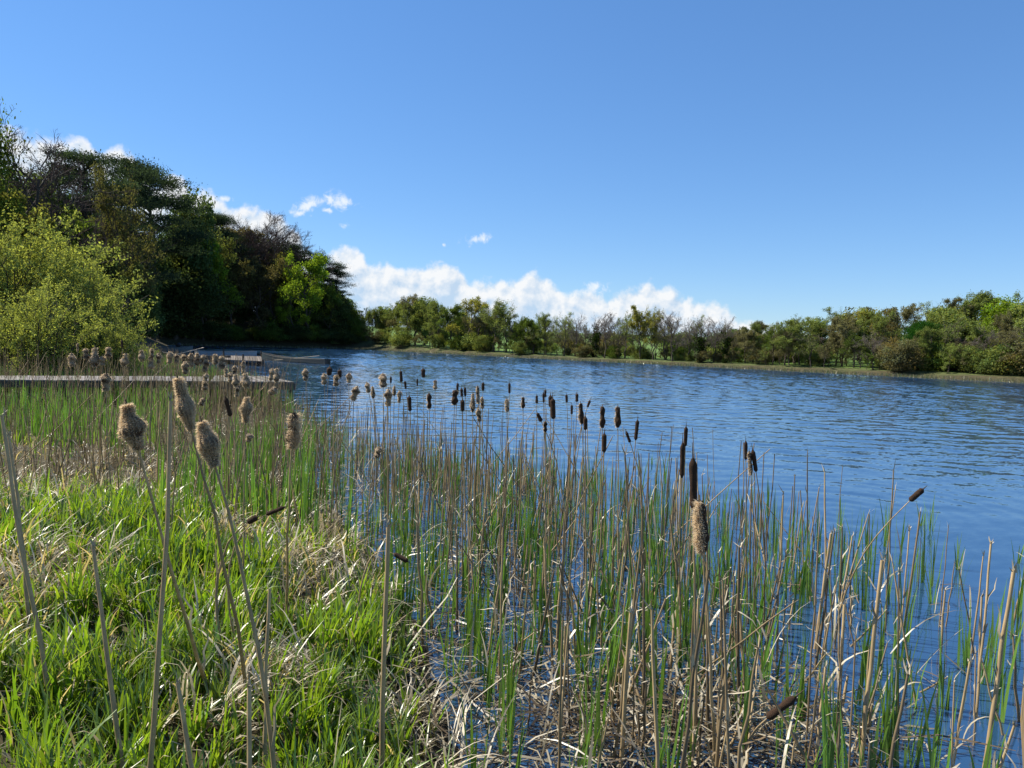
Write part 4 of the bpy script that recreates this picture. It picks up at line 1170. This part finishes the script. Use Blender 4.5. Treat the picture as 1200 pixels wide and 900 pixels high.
def build_reed_mass():
    g = np.random.default_rng(77)
    # marsh on the left, round the jetty
    mb = MB(); q = sample(MARSH, 8500, g); q = clumpy(q, g, 1.3, 41, -.3)
    mb.add(*stems_mesh(q, .3, 1.3, .0070, g, 3, .14, 4))
    # taller ones right in front of the jetty
    t_ = g.uniform(0, 1, (420, 1)); q = P(-60, 470, 0)[:2] * (1 - t_) + P(335, 488, 0)[:2] * t_ + g.normal(0, .5, (420, 2))
    q = q[poly_sd(q[:, 0], q[:, 1], MARSH) < .3]; mb.add(*stems_mesh(q, .8, 1.75, .0075, g, 3, .10, 4))
    tag(mb.obj('dead_reeds', M_STALK), 'dense grey tan dead reeds of the marsh round the jetty', 'reeds', None, 'stuff')
    mb = MB(); q = clumpy(sample(MARSH, 8500, g), g, .9, 44, -.06)
    mb.add(*leafy_shoots(q, g, 4, .40, .90, .010, 1.35))
    tag(mb.obj('green_reeds', M_REED), 'fresh green reed blades growing through the marsh round the jetty', 'reeds', None, 'stuff')
    # litter: snapped straw, bent leaves, floating bits
    q = sample(ZONE, 9000, g); d = np.hypot(q[:, 0], q[:, 1]); sd = poly_sd(q[:, 0], q[:, 1], LAKE)
    q = q[g.uniform(size=len(q)) < .55 * np.exp(sd.clip(-9, 0) / 1.3).clip(.03, 1)]
    q2 = sample(MARSH, 8500, g)
    q3 = np.concatenate([np.stack([g.normal(a, r1, k), g.normal(b, r2, k)], -1) for (a, b, r1, r2, k) in
                         ((*P(800, 850)[:2], .55, .40, 520), (*P(660, 860)[:2], .45, .45, 300), (*P(560, 740)[:2], .5, .9, 260), (*P(300, 505)[:2], 1.0, 1.2, 500), (*P(930, 870)[:2], .4, .3, 160))])
    q = np.concatenate([q, q2, q3]); n = len(q)
    z = np.maximum(height(q[:, 0], q[:, 1])[0], 0) + np.abs(g.normal(0, .07, n)) + .004
    L = g.uniform(.12, .65, n); a = g.uniform(0, 6.28, n); rise = g.normal(0, .28, n)
    b0 = np.stack([q[:, 0], q[:, 1], z], -1)
    b1 = b0 + np.stack([np.cos(a) * L, np.sin(a) * L, rise * L], -1); b1[:, 2] = np.maximum(b1[:, 2], .004)
    p = curve(b0, b1, 4, .06, g, .05); p[:, :, 2] = np.maximum(p[:, :, 2], .003)
    V, F = ribbons(p, np.array([.8, 1, .9, .3])[None] * g.uniform(.0025, .008, (n, 1)), nrm(np.stack([-np.sin(a), np.cos(a), g.normal(0, .5, n)], -1)))
    c = STRAW * g.uniform(.2, .95, (n, 1)); c[g.uniform(size=n) < .5] *= np.array([.42, .34, .26])
    lm = MB().add(V, F, np.repeat(c, 8, 0))
    q = sample(ZONE, 3000, g); sd = poly_sd(q[:, 0], q[:, 1], LAKE); q = q[g.uniform(size=len(q)) < .22 * np.exp(np.clip(sd + 1.5, -20, 0) / 2.6)]; N = len(q)
    p0 = np.stack([q[:, 0], q[:, 1], g.uniform(-.05, .25, N)], -1)
    V, F, mm = blades(p0, g.uniform(.25, .8, N), g.uniform(.004, .010, N), g.uniform(0, 6.28, N), np.abs(g.normal(.35, .4, N)), g.uniform(.2, 2.2, N), 7)
    c = STRAW * g.uniform(.3, 1.1, (N, 1)); lm.add(V, F, np.repeat(c, mm, 0))
    tag(lm.obj('reed_litter', M_STRAW), 'matted pale straw and snapped reed leaves lying at the waterline', 'reed litter', None, 'stuff')


build_reed_mass()

# ------------------------------------------------------------------ individual dead stalks and green shoots in the shallows


def stalk_proto(seed):
    """a dead stalk one metre tall with a torn top and dry leaf remains"""
    g = np.random.default_rng(seed); mb = MB(); K = 7
    end = np.array([[g.normal(0, .05), g.normal(0, .05), 1.0]])
    p = curve(np.array([[0, 0, 0.]]), end, K, 0, g, .004)
    rad = np.linspace(1.15, .75, K)[None] * .0075; rad[0, -1] *= .8
    tone = g.uniform(.7, 1.2); c = (TAN + (GREY - TAN) * g.uniform(0, 1)) * tone
    V, F = tubes(p, rad, 6)
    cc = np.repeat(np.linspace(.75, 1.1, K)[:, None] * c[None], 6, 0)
    mb.add(V, F, cc)
    n = g.integers(2, 5)                                            # split fibres at the torn top and clinging sheaths
    b = np.repeat(p[:, -1], n, 0) + g.normal(0, .003, (n, 3))
    t = b + np.stack([g.normal(0, .02, n), g.normal(0, .02, n), g.uniform(.015, .07, n)], -1)
    V, F = ribbons(curve(b, t, 3, 0, g, .05), np.array([.004, .0035, .0008])[None] * np.ones((n, 1)), nrm(g.normal(size=(n, 3)) * np.array([1, 1, .1])))
    mb.add(V, F, STRAW * .8)
    n = g.integers(1, 4); ti = g.integers(1, 5, n)
    b = p[0, ti]; a = g.uniform(0, 6.28, n); L = g.uniform(.12, .34, n)
    t = b + np.stack([np.cos(a) * L * .35, np.sin(a) * L * .35, L * g.uniform(-.6, .9, n)], -1)
    V, F = ribbons(curve(b, t, 5, .12, g, .06), np.array([.007, .006, .005, .004, .001])[None] * np.ones((n, 1)), nrm(np.stack([-np.sin(a), np.cos(a), np.zeros(n)], -1)))
    mb.add(V, F, STRAW * g.uniform(.5, 1.0))
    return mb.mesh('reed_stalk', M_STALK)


def shoot_proto(seed):
    g = np.random.default_rng(seed); n = g.integers(4, 8)
    p0 = np.concatenate([g.normal(0, .022, (n, 2)), np.zeros((n, 1))], 1)
    V, F, m = blades(p0, g.uniform(.55, 1.0, n), g.uniform(.006, .0105, n), g.uniform(0, 6.28, n), np.abs(g.normal(.04, .05, n)), np.abs(g.normal(.10, .14, n)), 5)
    c = SHOOT * g.uniform(.7, 1.5, (n, 1)) + np.array([.03, .015, 0]) * g.uniform(0, 1, (n, 1))
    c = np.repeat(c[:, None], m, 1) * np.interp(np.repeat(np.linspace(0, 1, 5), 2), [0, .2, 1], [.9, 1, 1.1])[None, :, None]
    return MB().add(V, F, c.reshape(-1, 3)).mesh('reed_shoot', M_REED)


def build_stalks():
    g = np.random.default_rng(123)
    SP = [stalk_proto(500 + i) for i in range(14)]; GP = [shoot_proto(700 + i) for i in range(12)]
    # density falls away from the bank
    q = sample(ZONE, 9000, g); sd = poly_sd(q[:, 0], q[:, 1], LAKE); edge = -poly_sd(q[:, 0], q[:, 1], ZONE)
    px = np.array([project((*p, 0))[0] for p in q]); d = np.hypot(q[:, 0], q[:, 1])
    right = sstep(px, 800, 1100)
    pr = (np.exp(np.clip(sd + 2.5, -20, 0) / 3.6) * (1 - .72 * right)).clip(.04, 1) * sstep(edge, -.1, 1.2)
    q = q[(g.uniform(size=len(q)) < pr * .165) & (d > 3.3)]
    q = q[np.argsort(np.hypot(q[:, 0], q[:, 1]))]
    near, rest = q[:285], q[285:]
    q = q[g.uniform(size=len(q)) < 1]
    print('stalks', len(near), len(rest))
    for x, y in near:
        o = link('reed_stalk', SP[g.integers(len(SP))])
        z = float(water_z(np.array([x]), np.array([y]))[0])
        L = g.choice([.25, .5, .75, 1.0, 1.25], p=[.24, .28, .24, .16, .08]) * g.uniform(.85, 1.15)
        lean = abs(g.normal(0, .08)) if g.uniform() < .82 else g.uniform(.25, .95)
        a = g.uniform(0, 6.28)
        o.location = (x, y, z); o.rotation_euler = (lean * math.cos(a), lean * math.sin(a), g.uniform(0, 6.28))
        w = g.uniform(.7, 1.5) if y < 7 else g.uniform(.65, 1.15); o.scale = (w, w, L + .15)
        if lean > .24: lab, gr = 'dead tan reed stalk leaning far over among upright ones in the shallows', 'leaning dead reed stalks'
        elif L < .5: lab, gr = 'short snapped stub of dead reed standing in the shallows', 'snapped reed stubs in the shallows'
        elif L < .95: lab, gr = 'knee high upright dead tan reed stalk in the shallows', 'knee high dead reed stalks'
        else: lab, gr = 'tall headless dead tan reed stalk standing upright in the shallows', 'tall headless dead reed stalks'
        tag(o, lab, 'reed stalk', gr)
    mb = MB(); mb.add(*stems_mesh(rest, .3, 1.35, .0072, g, 4, .06, 4))
    tag(mb.obj('dead_reeds', M_STALK), 'thin dead reed stems standing in the water farther out', 'reeds', None, 'stuff')
    # green shoots
    q = sample(ZONE, 5000, g); sd = poly_sd(q[:, 0], q[:, 1], LAKE); d = np.hypot(q[:, 0], q[:, 1])
    px = np.array([project((*p, 0))[0] for p in q]); right = sstep(px, 850, 1150)
    pr = np.exp(np.clip(sd + 5, -20, 0) / 5.0) * (1 - .72 * right)
    pr *= .35 + .65 * sstep(wave_noise(q[:, 0], q[:, 1], 1.6, 61), -.3, .3)
    q = q[(g.uniform(size=len(q)) < pr * .28) & (d > 3.6)]
    q = q[np.argsort(np.hypot(q[:, 0], q[:, 1]))]
    near, rest = q[:270], q[270:]
    print('shoots', len(near), len(rest))
    lone = [P(x, y)[:2] for x, y in ((868, 596), (883, 590), (915, 628), (985, 622), (1003, 640), (1040, 624), (1080, 616), (1090, 622), (1122, 668), (1130, 790), (1190, 660), (1215, 742), (1096, 870),
                                     (1062, 905), (780, 566), (766, 545), (795, 560), (900, 605), (935, 645), (960, 660), (1105, 830), (1003, 700), (1037, 640))]
    for i, (x, y) in enumerate(np.concatenate([near, lone])):
        o = link('reed_shoot', GP[g.integers(len(GP))])
        z = float(water_z(np.array([x]), np.array([y]))[0])
        o.location = (x, y, z); o.rotation_euler = (g.normal(0, .04), g.normal(0, .04), g.uniform(0, 6.28))
        s_ = g.uniform(.55, 1.05) * (.72 if i >= len(near) else 1); o.scale = (g.uniform(.8, 1.2), g.uniform(.8, 1.2), s_)
        if i >= len(near): tag(o, 'sparse green reed shoot standing apart in open water', 'reed shoot', 'reed shoots in the open water')
        else: tag(o, 'clump of fresh green reed blades among the dead stalks in the shallows', 'reed shoot', 'green reed shoots among the stalks')
    mb = MB(); mb.add(*leafy_shoots(rest, g, 4, .35, .75, .008, .95))
    tag(mb.obj('green_reeds', M_REED), 'green reed blades in the water farther out', 'reeds', None, 'stuff')
    # single stalks one can pick out
    hero = [((1030, 654), (1007, 905), 'thickest dead stalk at the lower right, snapped square'), ((972, 624), (955, 760), 'tall slanting dead stalk left of the thickest one'),
            ((1069, 623), (1053, 770), 'thin tall dead stalk in open water right of the thickest one'), ((1168, 640), (1144, 840), 'left of the two tall dead stalks near the right edge'),
            ((1182, 665), (1151, 915), 'right of the two tall dead stalks near the right edge, thicker'), ((972, 785), (955, 905), 'pale dead stalk with a wide torn top at the bottom'),
            ((994, 712), (983, 830), 'short dead stalk just left of the thickest one'), ((1123, 765), (1116, 900), 'lone short dead stalk in dark water left of the tall pair'),
            ((458, 612), (445, 930), 'thick grey dead stalk rising alone before the grass edge'), ((735, 708), (726, 905), 'pale thick dead stalk rising from the straw heap'),
            ((1152, 700), (1146, 820), 'brown stub beside the two tall dead stalks at right'), ((1178, 842), (1170, 905), 'short pair-like stub in the bottom right corner'),
            ((818, 700), (812, 905), 'dead stalk under the torn fluffy head at right centre')]
    for (tx, ty), (bx, by), lab in hero:
        zb = 0.0
        for _ in range(4):
            b = P(bx, by, zb); zb = max(0.0, gh(b[0], b[1]))
        dist = (b - EYE) @ _F; t = Q(tx, ty, dist); t = t + np.array([0, g.normal(0, .05), 0])
        K = 8; dn = nrm(b - t); b2 = b + dn * .25
        p = curve(b2[None], t[None], K, 0, g, .0025)
        r = .0125 if 'hick' in lab else .0085
        if 'thin' in lab: r = .006
        mb = MB(); V, F = tubes(p - b, np.linspace(1.15, .8, K)[None] * r, 8)
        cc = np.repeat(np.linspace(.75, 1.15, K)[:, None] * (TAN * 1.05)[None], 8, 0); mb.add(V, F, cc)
        n = 7; bb = np.repeat((t - b)[None], n, 0) + g.normal(0, r * .6, (n, 3)); tt = bb + np.stack([g.normal(0, .012, n), g.normal(0, .012, n), g.uniform(.01, .06, n)], -1)
        V, F = ribbons(curve(bb, tt, 3, 0, g, .04), np.array([.005, .004, .001])[None] * np.ones((n, 1)), nrm(g.normal(size=(n, 3)) * np.array([1, 1, .1]))); mb.add(V, F, STRAW * .8)
        n = 5; ti = g.integers(1, 6, n); bb = p[0, ti] - b; a = g.uniform(0, 6.28, n); L = g.uniform(.1, .3, n)
        tt = bb + np.stack([np.cos(a) * L * .2, np.sin(a) * L * .2, L * g.uniform(.4, .95, n)], -1)
        V, F = ribbons(curve(bb, tt, 5, .05, g, .04), np.array([.010, .009, .007, .005, .001])[None] * np.ones((n, 1)), nrm(np.stack([-np.sin(a), np.cos(a), np.zeros(n)], -1))); mb.add(V, F, STRAW * .6)
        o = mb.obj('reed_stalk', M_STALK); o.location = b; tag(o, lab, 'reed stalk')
    # stalks in the grass of the near bank
    bank = [((200, 470), (170, 795), 2.9, 'headless grey dead stalk crossing two headed stems in the grass'), ((109, 640), (150, 800), 3.2, 'short leaning dead stalk standing by itself in the grass'),
            ((208, 800), (262, 925), 2.5, 'broken stub leaning right in the bottom grass'), ((292, 805), (275, 925), 2.5, 'pale broken stub upright in the bottom grass'),
            ((2, 487), (68, 660), 3.6, 'thick dead stalk leaning in at the left edge of the grass'), ((10, 510), (36, 620), 4.4, 'thinner dead stalk behind the one at the left edge'),
            ((316, 690), (312, 790), 3.5, 'thin broken stalk beside the base of headed stem in grass')]
    for (tx, ty), (bx, by), dist, lab in bank:
        b = Q(bx, by, dist); b[2] = gh(b[0], b[1]) - .05; t = Q(tx, ty, dist + .15)
        K = 8; p = curve(b[None], t[None], K, 0, g, .003); p = p + (np.sin(np.linspace(0, np.pi, K))[:, None] * np.array([g.normal(0, .018), 0, 0]))[None]; r = .0105
        mb = MB(); V, F = tubes(p - b, np.linspace(1.15, .75, K)[None] * r, 8)
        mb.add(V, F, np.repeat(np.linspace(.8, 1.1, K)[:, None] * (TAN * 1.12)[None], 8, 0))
        n = 6; bb = np.repeat((t - b)[None], n, 0) + g.normal(0, r * .5, (n, 3)); tt = bb + np.stack([g.normal(0, .01, n), g.normal(0, .01, n), g.uniform(.01, .05, n)], -1)
        V, F = ribbons(curve(bb, tt, 3, 0, g, .04), np.array([.004, .003, .001])[None] * np.ones((n, 1)), nrm(g.normal(size=(n, 3)) * np.array([1, 1, .1]))); mb.add(V, F, STRAW * .7)
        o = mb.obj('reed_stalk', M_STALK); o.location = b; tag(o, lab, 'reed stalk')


build_stalks()

# ------------------------------------------------------------------ bulrushes with seed heads


def head_mesh(seed, kind, hairs, sides=14, rings=22):
    """a seed head one unit tall on +z; returns core mesh and fluff mesh"""
    g = np.random.default_rng(seed); t = np.linspace(0, 1, rings); a = np.arange(sides) / sides * 2 * np.pi
    if kind == 'dark': r = .085 * np.minimum(1, np.minimum(t / .08, (1 - t) / g.uniform(.06, .2))).clip(.12, 1) ** .6 * (1 + g.uniform(.03, .14) * np.sin(t * g.uniform(3, 7) + g.uniform(0, 6)))
    else:
        r = .135 * np.sin(np.pi * (t * .9 + .06)) ** .55 * (1 + .28 * np.sin(t * g.uniform(6, 11) + g.uniform(0, 6)))
        if kind == 'torn': r = .12 * np.sin(np.pi * (t * .92 + .05)) ** .35 * (1 + .15 * np.sin(t * 9 + seed))
    ph = g.uniform(0, 6.28, 4)
    A, T = np.meshgrid(a, t); Rr = r[:, None] * (1 + (.04 if kind == 'dark' else .16) * (np.sin(A * 2 + T * 9 + ph[0]) + np.sin(A * 3 - T * 14 + ph[1])) * .7 + g.normal(0, .03, A.shape))
    V = np.stack([Rr * np.cos(A), Rr * np.sin(A), T], -1).reshape(-1, 3)
    i = np.arange(rings - 1)[:, None] * sides; j = np.arange(sides)[None]; j2 = (j + 1) % sides
    F = np.stack([i + j, i + j2, i + sides + j2, i + sides + j], -1).reshape(-1, 4)
    brown = np.array([.050, .028, .016]); pale = np.array([.36, .28, .19])
    pt = (.5 + .5 * np.sin(A * 1 + T * 6 + ph[2]) * np.sin(T * 9 + ph[3]))[..., None] if kind != 'dark' else np.zeros((*A.shape, 1))
    if kind == 'torn': pt = pt * sstep(np.cos(A - 3.1), -.1, .6)[..., None]
    C = brown * (1 - pt) + pale * pt
    core = MB().add(V, F, C.reshape(-1, 3))
    sp = np.array([[[0, 0, .97], [.004, 0, 1.12], [.012, 0, 1.30 if kind == 'dark' else 1.1]]])
    core.add(*tubes(sp, np.array([[.022, .014, .006]]), 5), (.10, .075, .045))
    if not hairs: return core, None
    k = g.integers(0, len(V), hairs); base = V[k] * np.array([.9, .9, 1]); out = nrm(np.stack([V[k, 0], V[k, 1], np.zeros(hairs)], -1))
    pk = pt.reshape(-1)[k]
    keep = g.uniform(size=hairs) < (.10 + .90 * pk if kind != 'torn' else pk); base, out = base[keep], out[keep]; n = len(base)
    base[:, 2] = np.clip(base[:, 2] + g.normal(0, .025, n), .01, .99)
    d = nrm(out + g.normal(0, .6, (n, 3)) + np.array([0, 0, -.15])) * np.array([1, 1, 1.0])
    L = g.uniform(.03, .085, n) * (1.0 if kind != 'torn' else 1.6)
    tip = base + d * L[:, None] * np.array([1, 1, .8])
    pts = curve(base, tip, 3, -.15, g, .1)
    Vh, Fh = ribbons(pts, (np.array([.010, .010, .003]) if hairs < 1500 else np.array([.0045, .004, .001]))[None] * g.uniform(.6, 1.3, (n, 1)), nrm(g.normal(size=(n, 3))))
    ch = np.array([.74, .62, .46]) * g.uniform(.6, 1.2, (n, 1))
    return core, MB().add(Vh, Fh, np.repeat(ch, 6, 0))


HEADS = {}


def head_parts(kind, v, hairs):
    key = (kind, v, hairs)
    if key not in HEADS:
        c, f = head_mesh(900 + v * 7 + len(kind), kind, hairs)
        HEADS[key] = (c.mesh('seed_head', M_HEAD), f.mesh('fluff', M_FLUFF) if f else None)
    return HEADS[key]


def bulrush(base, hb, ht, width, kind, v, hairs, label=None, r0=.0075, group=None, sag=0.0, leaves_n=1, g=rng):
    """stem from BASE to HB, seed head from HB to HT; WIDTH: its real diameter"""
    root = empty('bulrush', base); tag(root, label, 'bulrush', group)
    base, hb, ht = map(np.asarray, (base, hb, ht)); K = 9
    t = np.linspace(0, 1, K)[:, None]; ax = nrm(ht - hb); L = np.linalg.norm(hb - base)
    ctrl = hb - ax * L * .45                                        # the stem runs into the head's own direction
    p = (1 - t) ** 2 * base + 2 * t * (1 - t) * ctrl + t ** 2 * hb
    p = p + g.normal(0, .0035 * L, (K, 3)) * np.sin(np.pi * t)
    low = base - np.array([0, 0, .22]); p = np.concatenate([low[None], p])[None]
    rad = np.concatenate([[1.25], np.linspace(1.2, .5, K)])[None] * r0
    col = (TAN * 1.12 + (GREY - TAN) * g.uniform(0, .6)) * g.uniform(.8, 1.1)
    mb = MB().add(*tubes(p - base, rad, 7), col)
    mb.obj('stem', M_STALK, root)
    if leaves_n:
        n = leaves_n; i = g.integers(2, 6, n); b = p[0, i] - base; a = g.uniform(0, 6.28, n); Ll = g.uniform(.2, .5, n)
        tt = b + np.stack([np.cos(a) * Ll * .22, np.sin(a) * Ll * .22, Ll * g.uniform(.3, .95, n)], -1)
        V, F = ribbons(curve(b, tt, 5, .05, g, .04), np.array([.008, .007, .006, .004, .001])[None] * np.ones((n, 1)), nrm(np.stack([-np.sin(a), np.cos(a), np.zeros(n)], -1)))
        MB().add(V, F, STRAW * g.uniform(.5, .8)).obj('dry_leaf', M_STRAW, root)
    core, fluff = head_parts(kind, v, hairs)
    HL = float(np.linalg.norm(ht - hb)); dia = {'dark': .17, 'fluffy': .37, 'torn': .29}[kind]
    h = link('seed_head', core, root); h.location = hb - base
    h.rotation_mode = 'QUATERNION'; h.rotation_quaternion = Vector(ax).to_track_quat('Z', 'X') @ Matrix.Rotation(g.uniform(0, 6.28) if kind != 'torn' else 0, 4, 'Z').to_quaternion()
    h.scale = (width / dia, width / dia, HL)
    if fluff: link('fluff', fluff, h)
    return root


def build_bulrushes():
    g = np.random.default_rng(321)
    # close ones: bottom and top of the head, width (px), base (px), distance, kind
    close = [((162, 527), (148, 474), 27, (243, 805), 3.2, 'fluffy', 16000, 'fat fluffy bulrush head leaning left, nearest the left edge'),
             ((224, 503), (208, 443), 20, (288, 815), 3.3, 'fluffy', 16000, 'long ragged fluffy bulrush head, tallest of the near three'),
             ((252, 546), (236, 494), 24, (333, 825), 2.95, 'fluffy', 16000, 'fat fluffy bulrush head hanging lowest of the near three'),
             ((342, 524), (344, 484), 16, (336, 728), 4.4, 'torn', 12000, 'brown bulrush head with a pale fluffy right side at the grass edge'),
             ((288, 495), (289, 465), 14, (286, 640), 5.6, 'fluffy', 9000, 'slender fluffy bulrush right of the near three'),
             ((799, 560), (800, 519), 5.5, (798, 790), 5.0, 'dark', 0, 'thin dark bulrush left of the thick dark one at right centre'),
             ((803, 523), (804, 500), 4.5, (806, 745), 5.6, 'dark', 0, 'highest dark bulrush of the right centre cluster'),
             ((813, 598), (812, 537), 9, (815, 880), 4.1, 'dark', 0, 'thick dark brown bulrush of the right centre cluster'),
             ((824, 647), (820, 587), 17, (838, 905), 3.9, 'torn', 9000, 'torn bulrush with white fluff hanging out of its left side'),
             ((874, 539), (874, 517), 4, (877, 730), 5.7, 'dark', 0, 'left of three dark bulrushes close together right of the thick one'),
             ((880, 557), (878, 529), 6, (880, 745), 5.4, 'torn', 1200, 'middle of three dark bulrushes close together, shedding fluff'),
             ((886, 553), (882, 527), 5, (893, 750), 5.4, 'dark', 0, 'right of three dark bulrushes close together right of the thick one'),
             ((1066, 587), (1082, 573), 6.5, (978, 760), 5.4, 'dark', 0, 'bulrush leaning far right with a short brown head over open water'),
             ((899, 842), (933, 816), 9, (868, 905), 4.2, 'dark', 0, 'fallen dark bulrush head lying over the straw at the bottom'),
             ((462, 649), (478, 658), 5.5, (420, 640), 5.6, 'dark', 0, 'small dark bulrush head bent over beside the thick grey stalk'),
             ((291, 612), (301, 606), 7, (268, 690), 4.5, 'dark', 0, 'little dark bulrush head bent low over the grass'),
             ((312, 603), (334, 594), 5, (285, 640), 4.6, 'dark', 0, 'thin dark bulrush head lying slantwise over the grass'),
             ((270, 488), (264, 465), 5, (276, 560), 8.0, 'dark', 0, 'dark thin bulrush head leaning left before the platform posts')]
    for (bx, by), (tx, ty), w, (sx, sy), dist, kind, hairs, lab in close:
        hb, ht = Q(bx, by, dist), Q(tx, ty, dist - .02)
        b = Q(sx, sy, dist); b[2] = max(gh(b[0], b[1]), -.02)
        # the foot goes where the ground meets the line of sight to the stem's visible foot
        zb = 0.0
        for _ in range(5): f = P(sx, sy, zb); zb = max(gh(f[0], f[1]), 0.0)
        if abs((f - EYE) @ _F - dist) < 1.2: b = f
        bulrush(b, hb, ht, w * dist / FPX, kind, int(g.integers(4)) if hairs < 2500 else int(g.integers(100, 900)), hairs, lab, .0095 if dist < 4.6 else .0065, None, 0, 2 if dist < 4.6 else 1, g)
    mid = """386,435,10,5,d 398,438,9,5,d 394,446,13,8,f 409,443,11,8,f 416,461,17,10,f 431,454,12,7,f 437,460,14,6,f 449,446,16,11,f 455,466,20,10,f 458,445,8,2,d 470,441,13,4,d
468,465,14,6,f 462,458,12,5,f 475,451,9,2.5,d 480,473,18,5,d 489,448,9,2,d 496,437,11,4,d 503,470,18,6,t 510,451,11,6,f 533,466,17,8,t 536,456,14,3,d 541,460,10,3,d 545,459,11,3,d 542,475,14,5,d
554,472,22,7,f 560,463,20,6,f 565,472,14,6,f 566,453,10,3,d 561,486,16,7,f 597,455,12,3,d 594,475,15,7,f 613,472,13,5,t 629,468,9,3,d 637,466,12,3,d 639,461,9,2.5,d 645,470,14,4,d 648,479,24,5,d
632,489,11,4,d 639,500,12,5,t 664,467,9,2.5,d 670,480,11,3,d 676,466,10,3,d 690,473,9,2.5,d 681,485,24,7,t 686,496,16,5,d 706,489,25,7,t 724,489,24,8,t 708,519,22,5,d 736,512,14,4,d 746,504,24,5,d 443,530,13,9,f
166,417,14,8,f 177,425,15,8,f 178,414,11,6,f 199,419,14,8,f 207,420,11,6,f 217,431,15,9,f 215,420,10,6,f 224,422,16,8,f 231,421,15,8,f 237,421,11,7,f 241,429,15,8,f 260,425,15,9,f 241,443,11,7,f 240,452,11,8,f
285,430,14,6,f 275,434,11,7,f 270,442,11,7,f 276,446,15,8,f 278,458,14,7,f 288,446,18,11,f 318,439,14,7,f 324,440,17,8,f 320,458,11,10,f 358,439,14,8,f 380,444,13,8,f 237,471,9,8,f 292,513,10,10,f
84,422,16,9,f 101,415,13,8,f 111,419,23,11,f 120,423,11,8,f 127,413,12,8,f 91,407,10,3,f 143,403,9,3,d 146,422,16,9,f 124,448,21,12,f 186,420,12,7,f 252,421,12,8,f 265,437,10,6,f""".split()
    tilt = {632: -.45, 639: .0, 690: .35, 736: -.35, 443: .25, 320: .9, 241: .2, 237: .5, 292: .3, 416: .35, 431: -.2, 278: .15, 146: .2, 746: .1, 681: -.05, 708: .02}
    where = [(-99, 155, 'before the willow bush'), (155, 205, 'below the half hidden boat'), (205, 256, 'before the dark boat'), (256, 300, 'before the landing stage'),
             (300, 350, 'at platform end'), (350, 425, 'just right of the jetty'), (425, 466, 'left over the open lake'), (466, 520, 'left of mid reeds'),
             (520, 555, 'over the middle reeds'), (555, 605, 'below low far bushes'), (605, 642, 'below bare far trees'), (642, 668, 'beside the large heads'),
             (668, 700, 'among the large heads'), (700, 790, 'at right tip of reeds')]
    for item in mid:
        px, py, ln, w, kd = item.split(','); px, py, ln, w = float(px), float(py), float(ln), float(w)
        kind = {'d': 'dark', 'f': 'fluffy', 't': 'torn'}[kd]
        yh = 402 + (px - 600) * math.tan(ROLL)
        if px < 350: zt = g.uniform(1.72, 1.92)
        else: zt = g.uniform(1.62, 1.82)
        dist = np.clip((2.4 - zt) * FPX / max(py - yh, 12), 5.2, 17)
        if px < 350 and py < 436: dist = np.clip(dist, 9, 13)
        if py > 508: dist = {443.: 8.5, 292.: 7.5, 708.: 6.0, 736.: 6.0}.get(px, 7.0)
        tl = tilt.get(int(px), g.normal(0, .05))
        dx, dy = math.sin(tl) * ln / 2, math.cos(tl) * ln / 2
        hb, ht = Q(px - dx, py + dy, dist), Q(px + dx, py - dy, dist)
        lean = g.normal(0, .07)
        b = np.array([hb[0] - tl * .45 + lean, hb[1] + g.normal(0, .08), 0]); b[2] = max(gh(b[0], b[1]), 0)
        width = w * dist / FPX * (g.uniform(.8, 1.2) if kind == 'dark' else 1.05)
        o = bulrush(b, hb, ht, width, kind, int(g.integers(5)), 0 if kind == 'dark' else 900, None, .0068, None, 0, int(g.uniform() < .6), g)
        for x0, x1, txt in where:
            if x0 <= px < x1:
                ad = {'dark': 'slim dark brown', 'fluffy': 'pale fluffy', 'torn': 'plump brown shedding'}[kind]
                ranked((f'{ad} bulrush head {txt}|{ad} bulrush heads {txt}', 'bulrush heads ' + txt), o, px + py * .001)


build_bulrushes()
label_ranked()
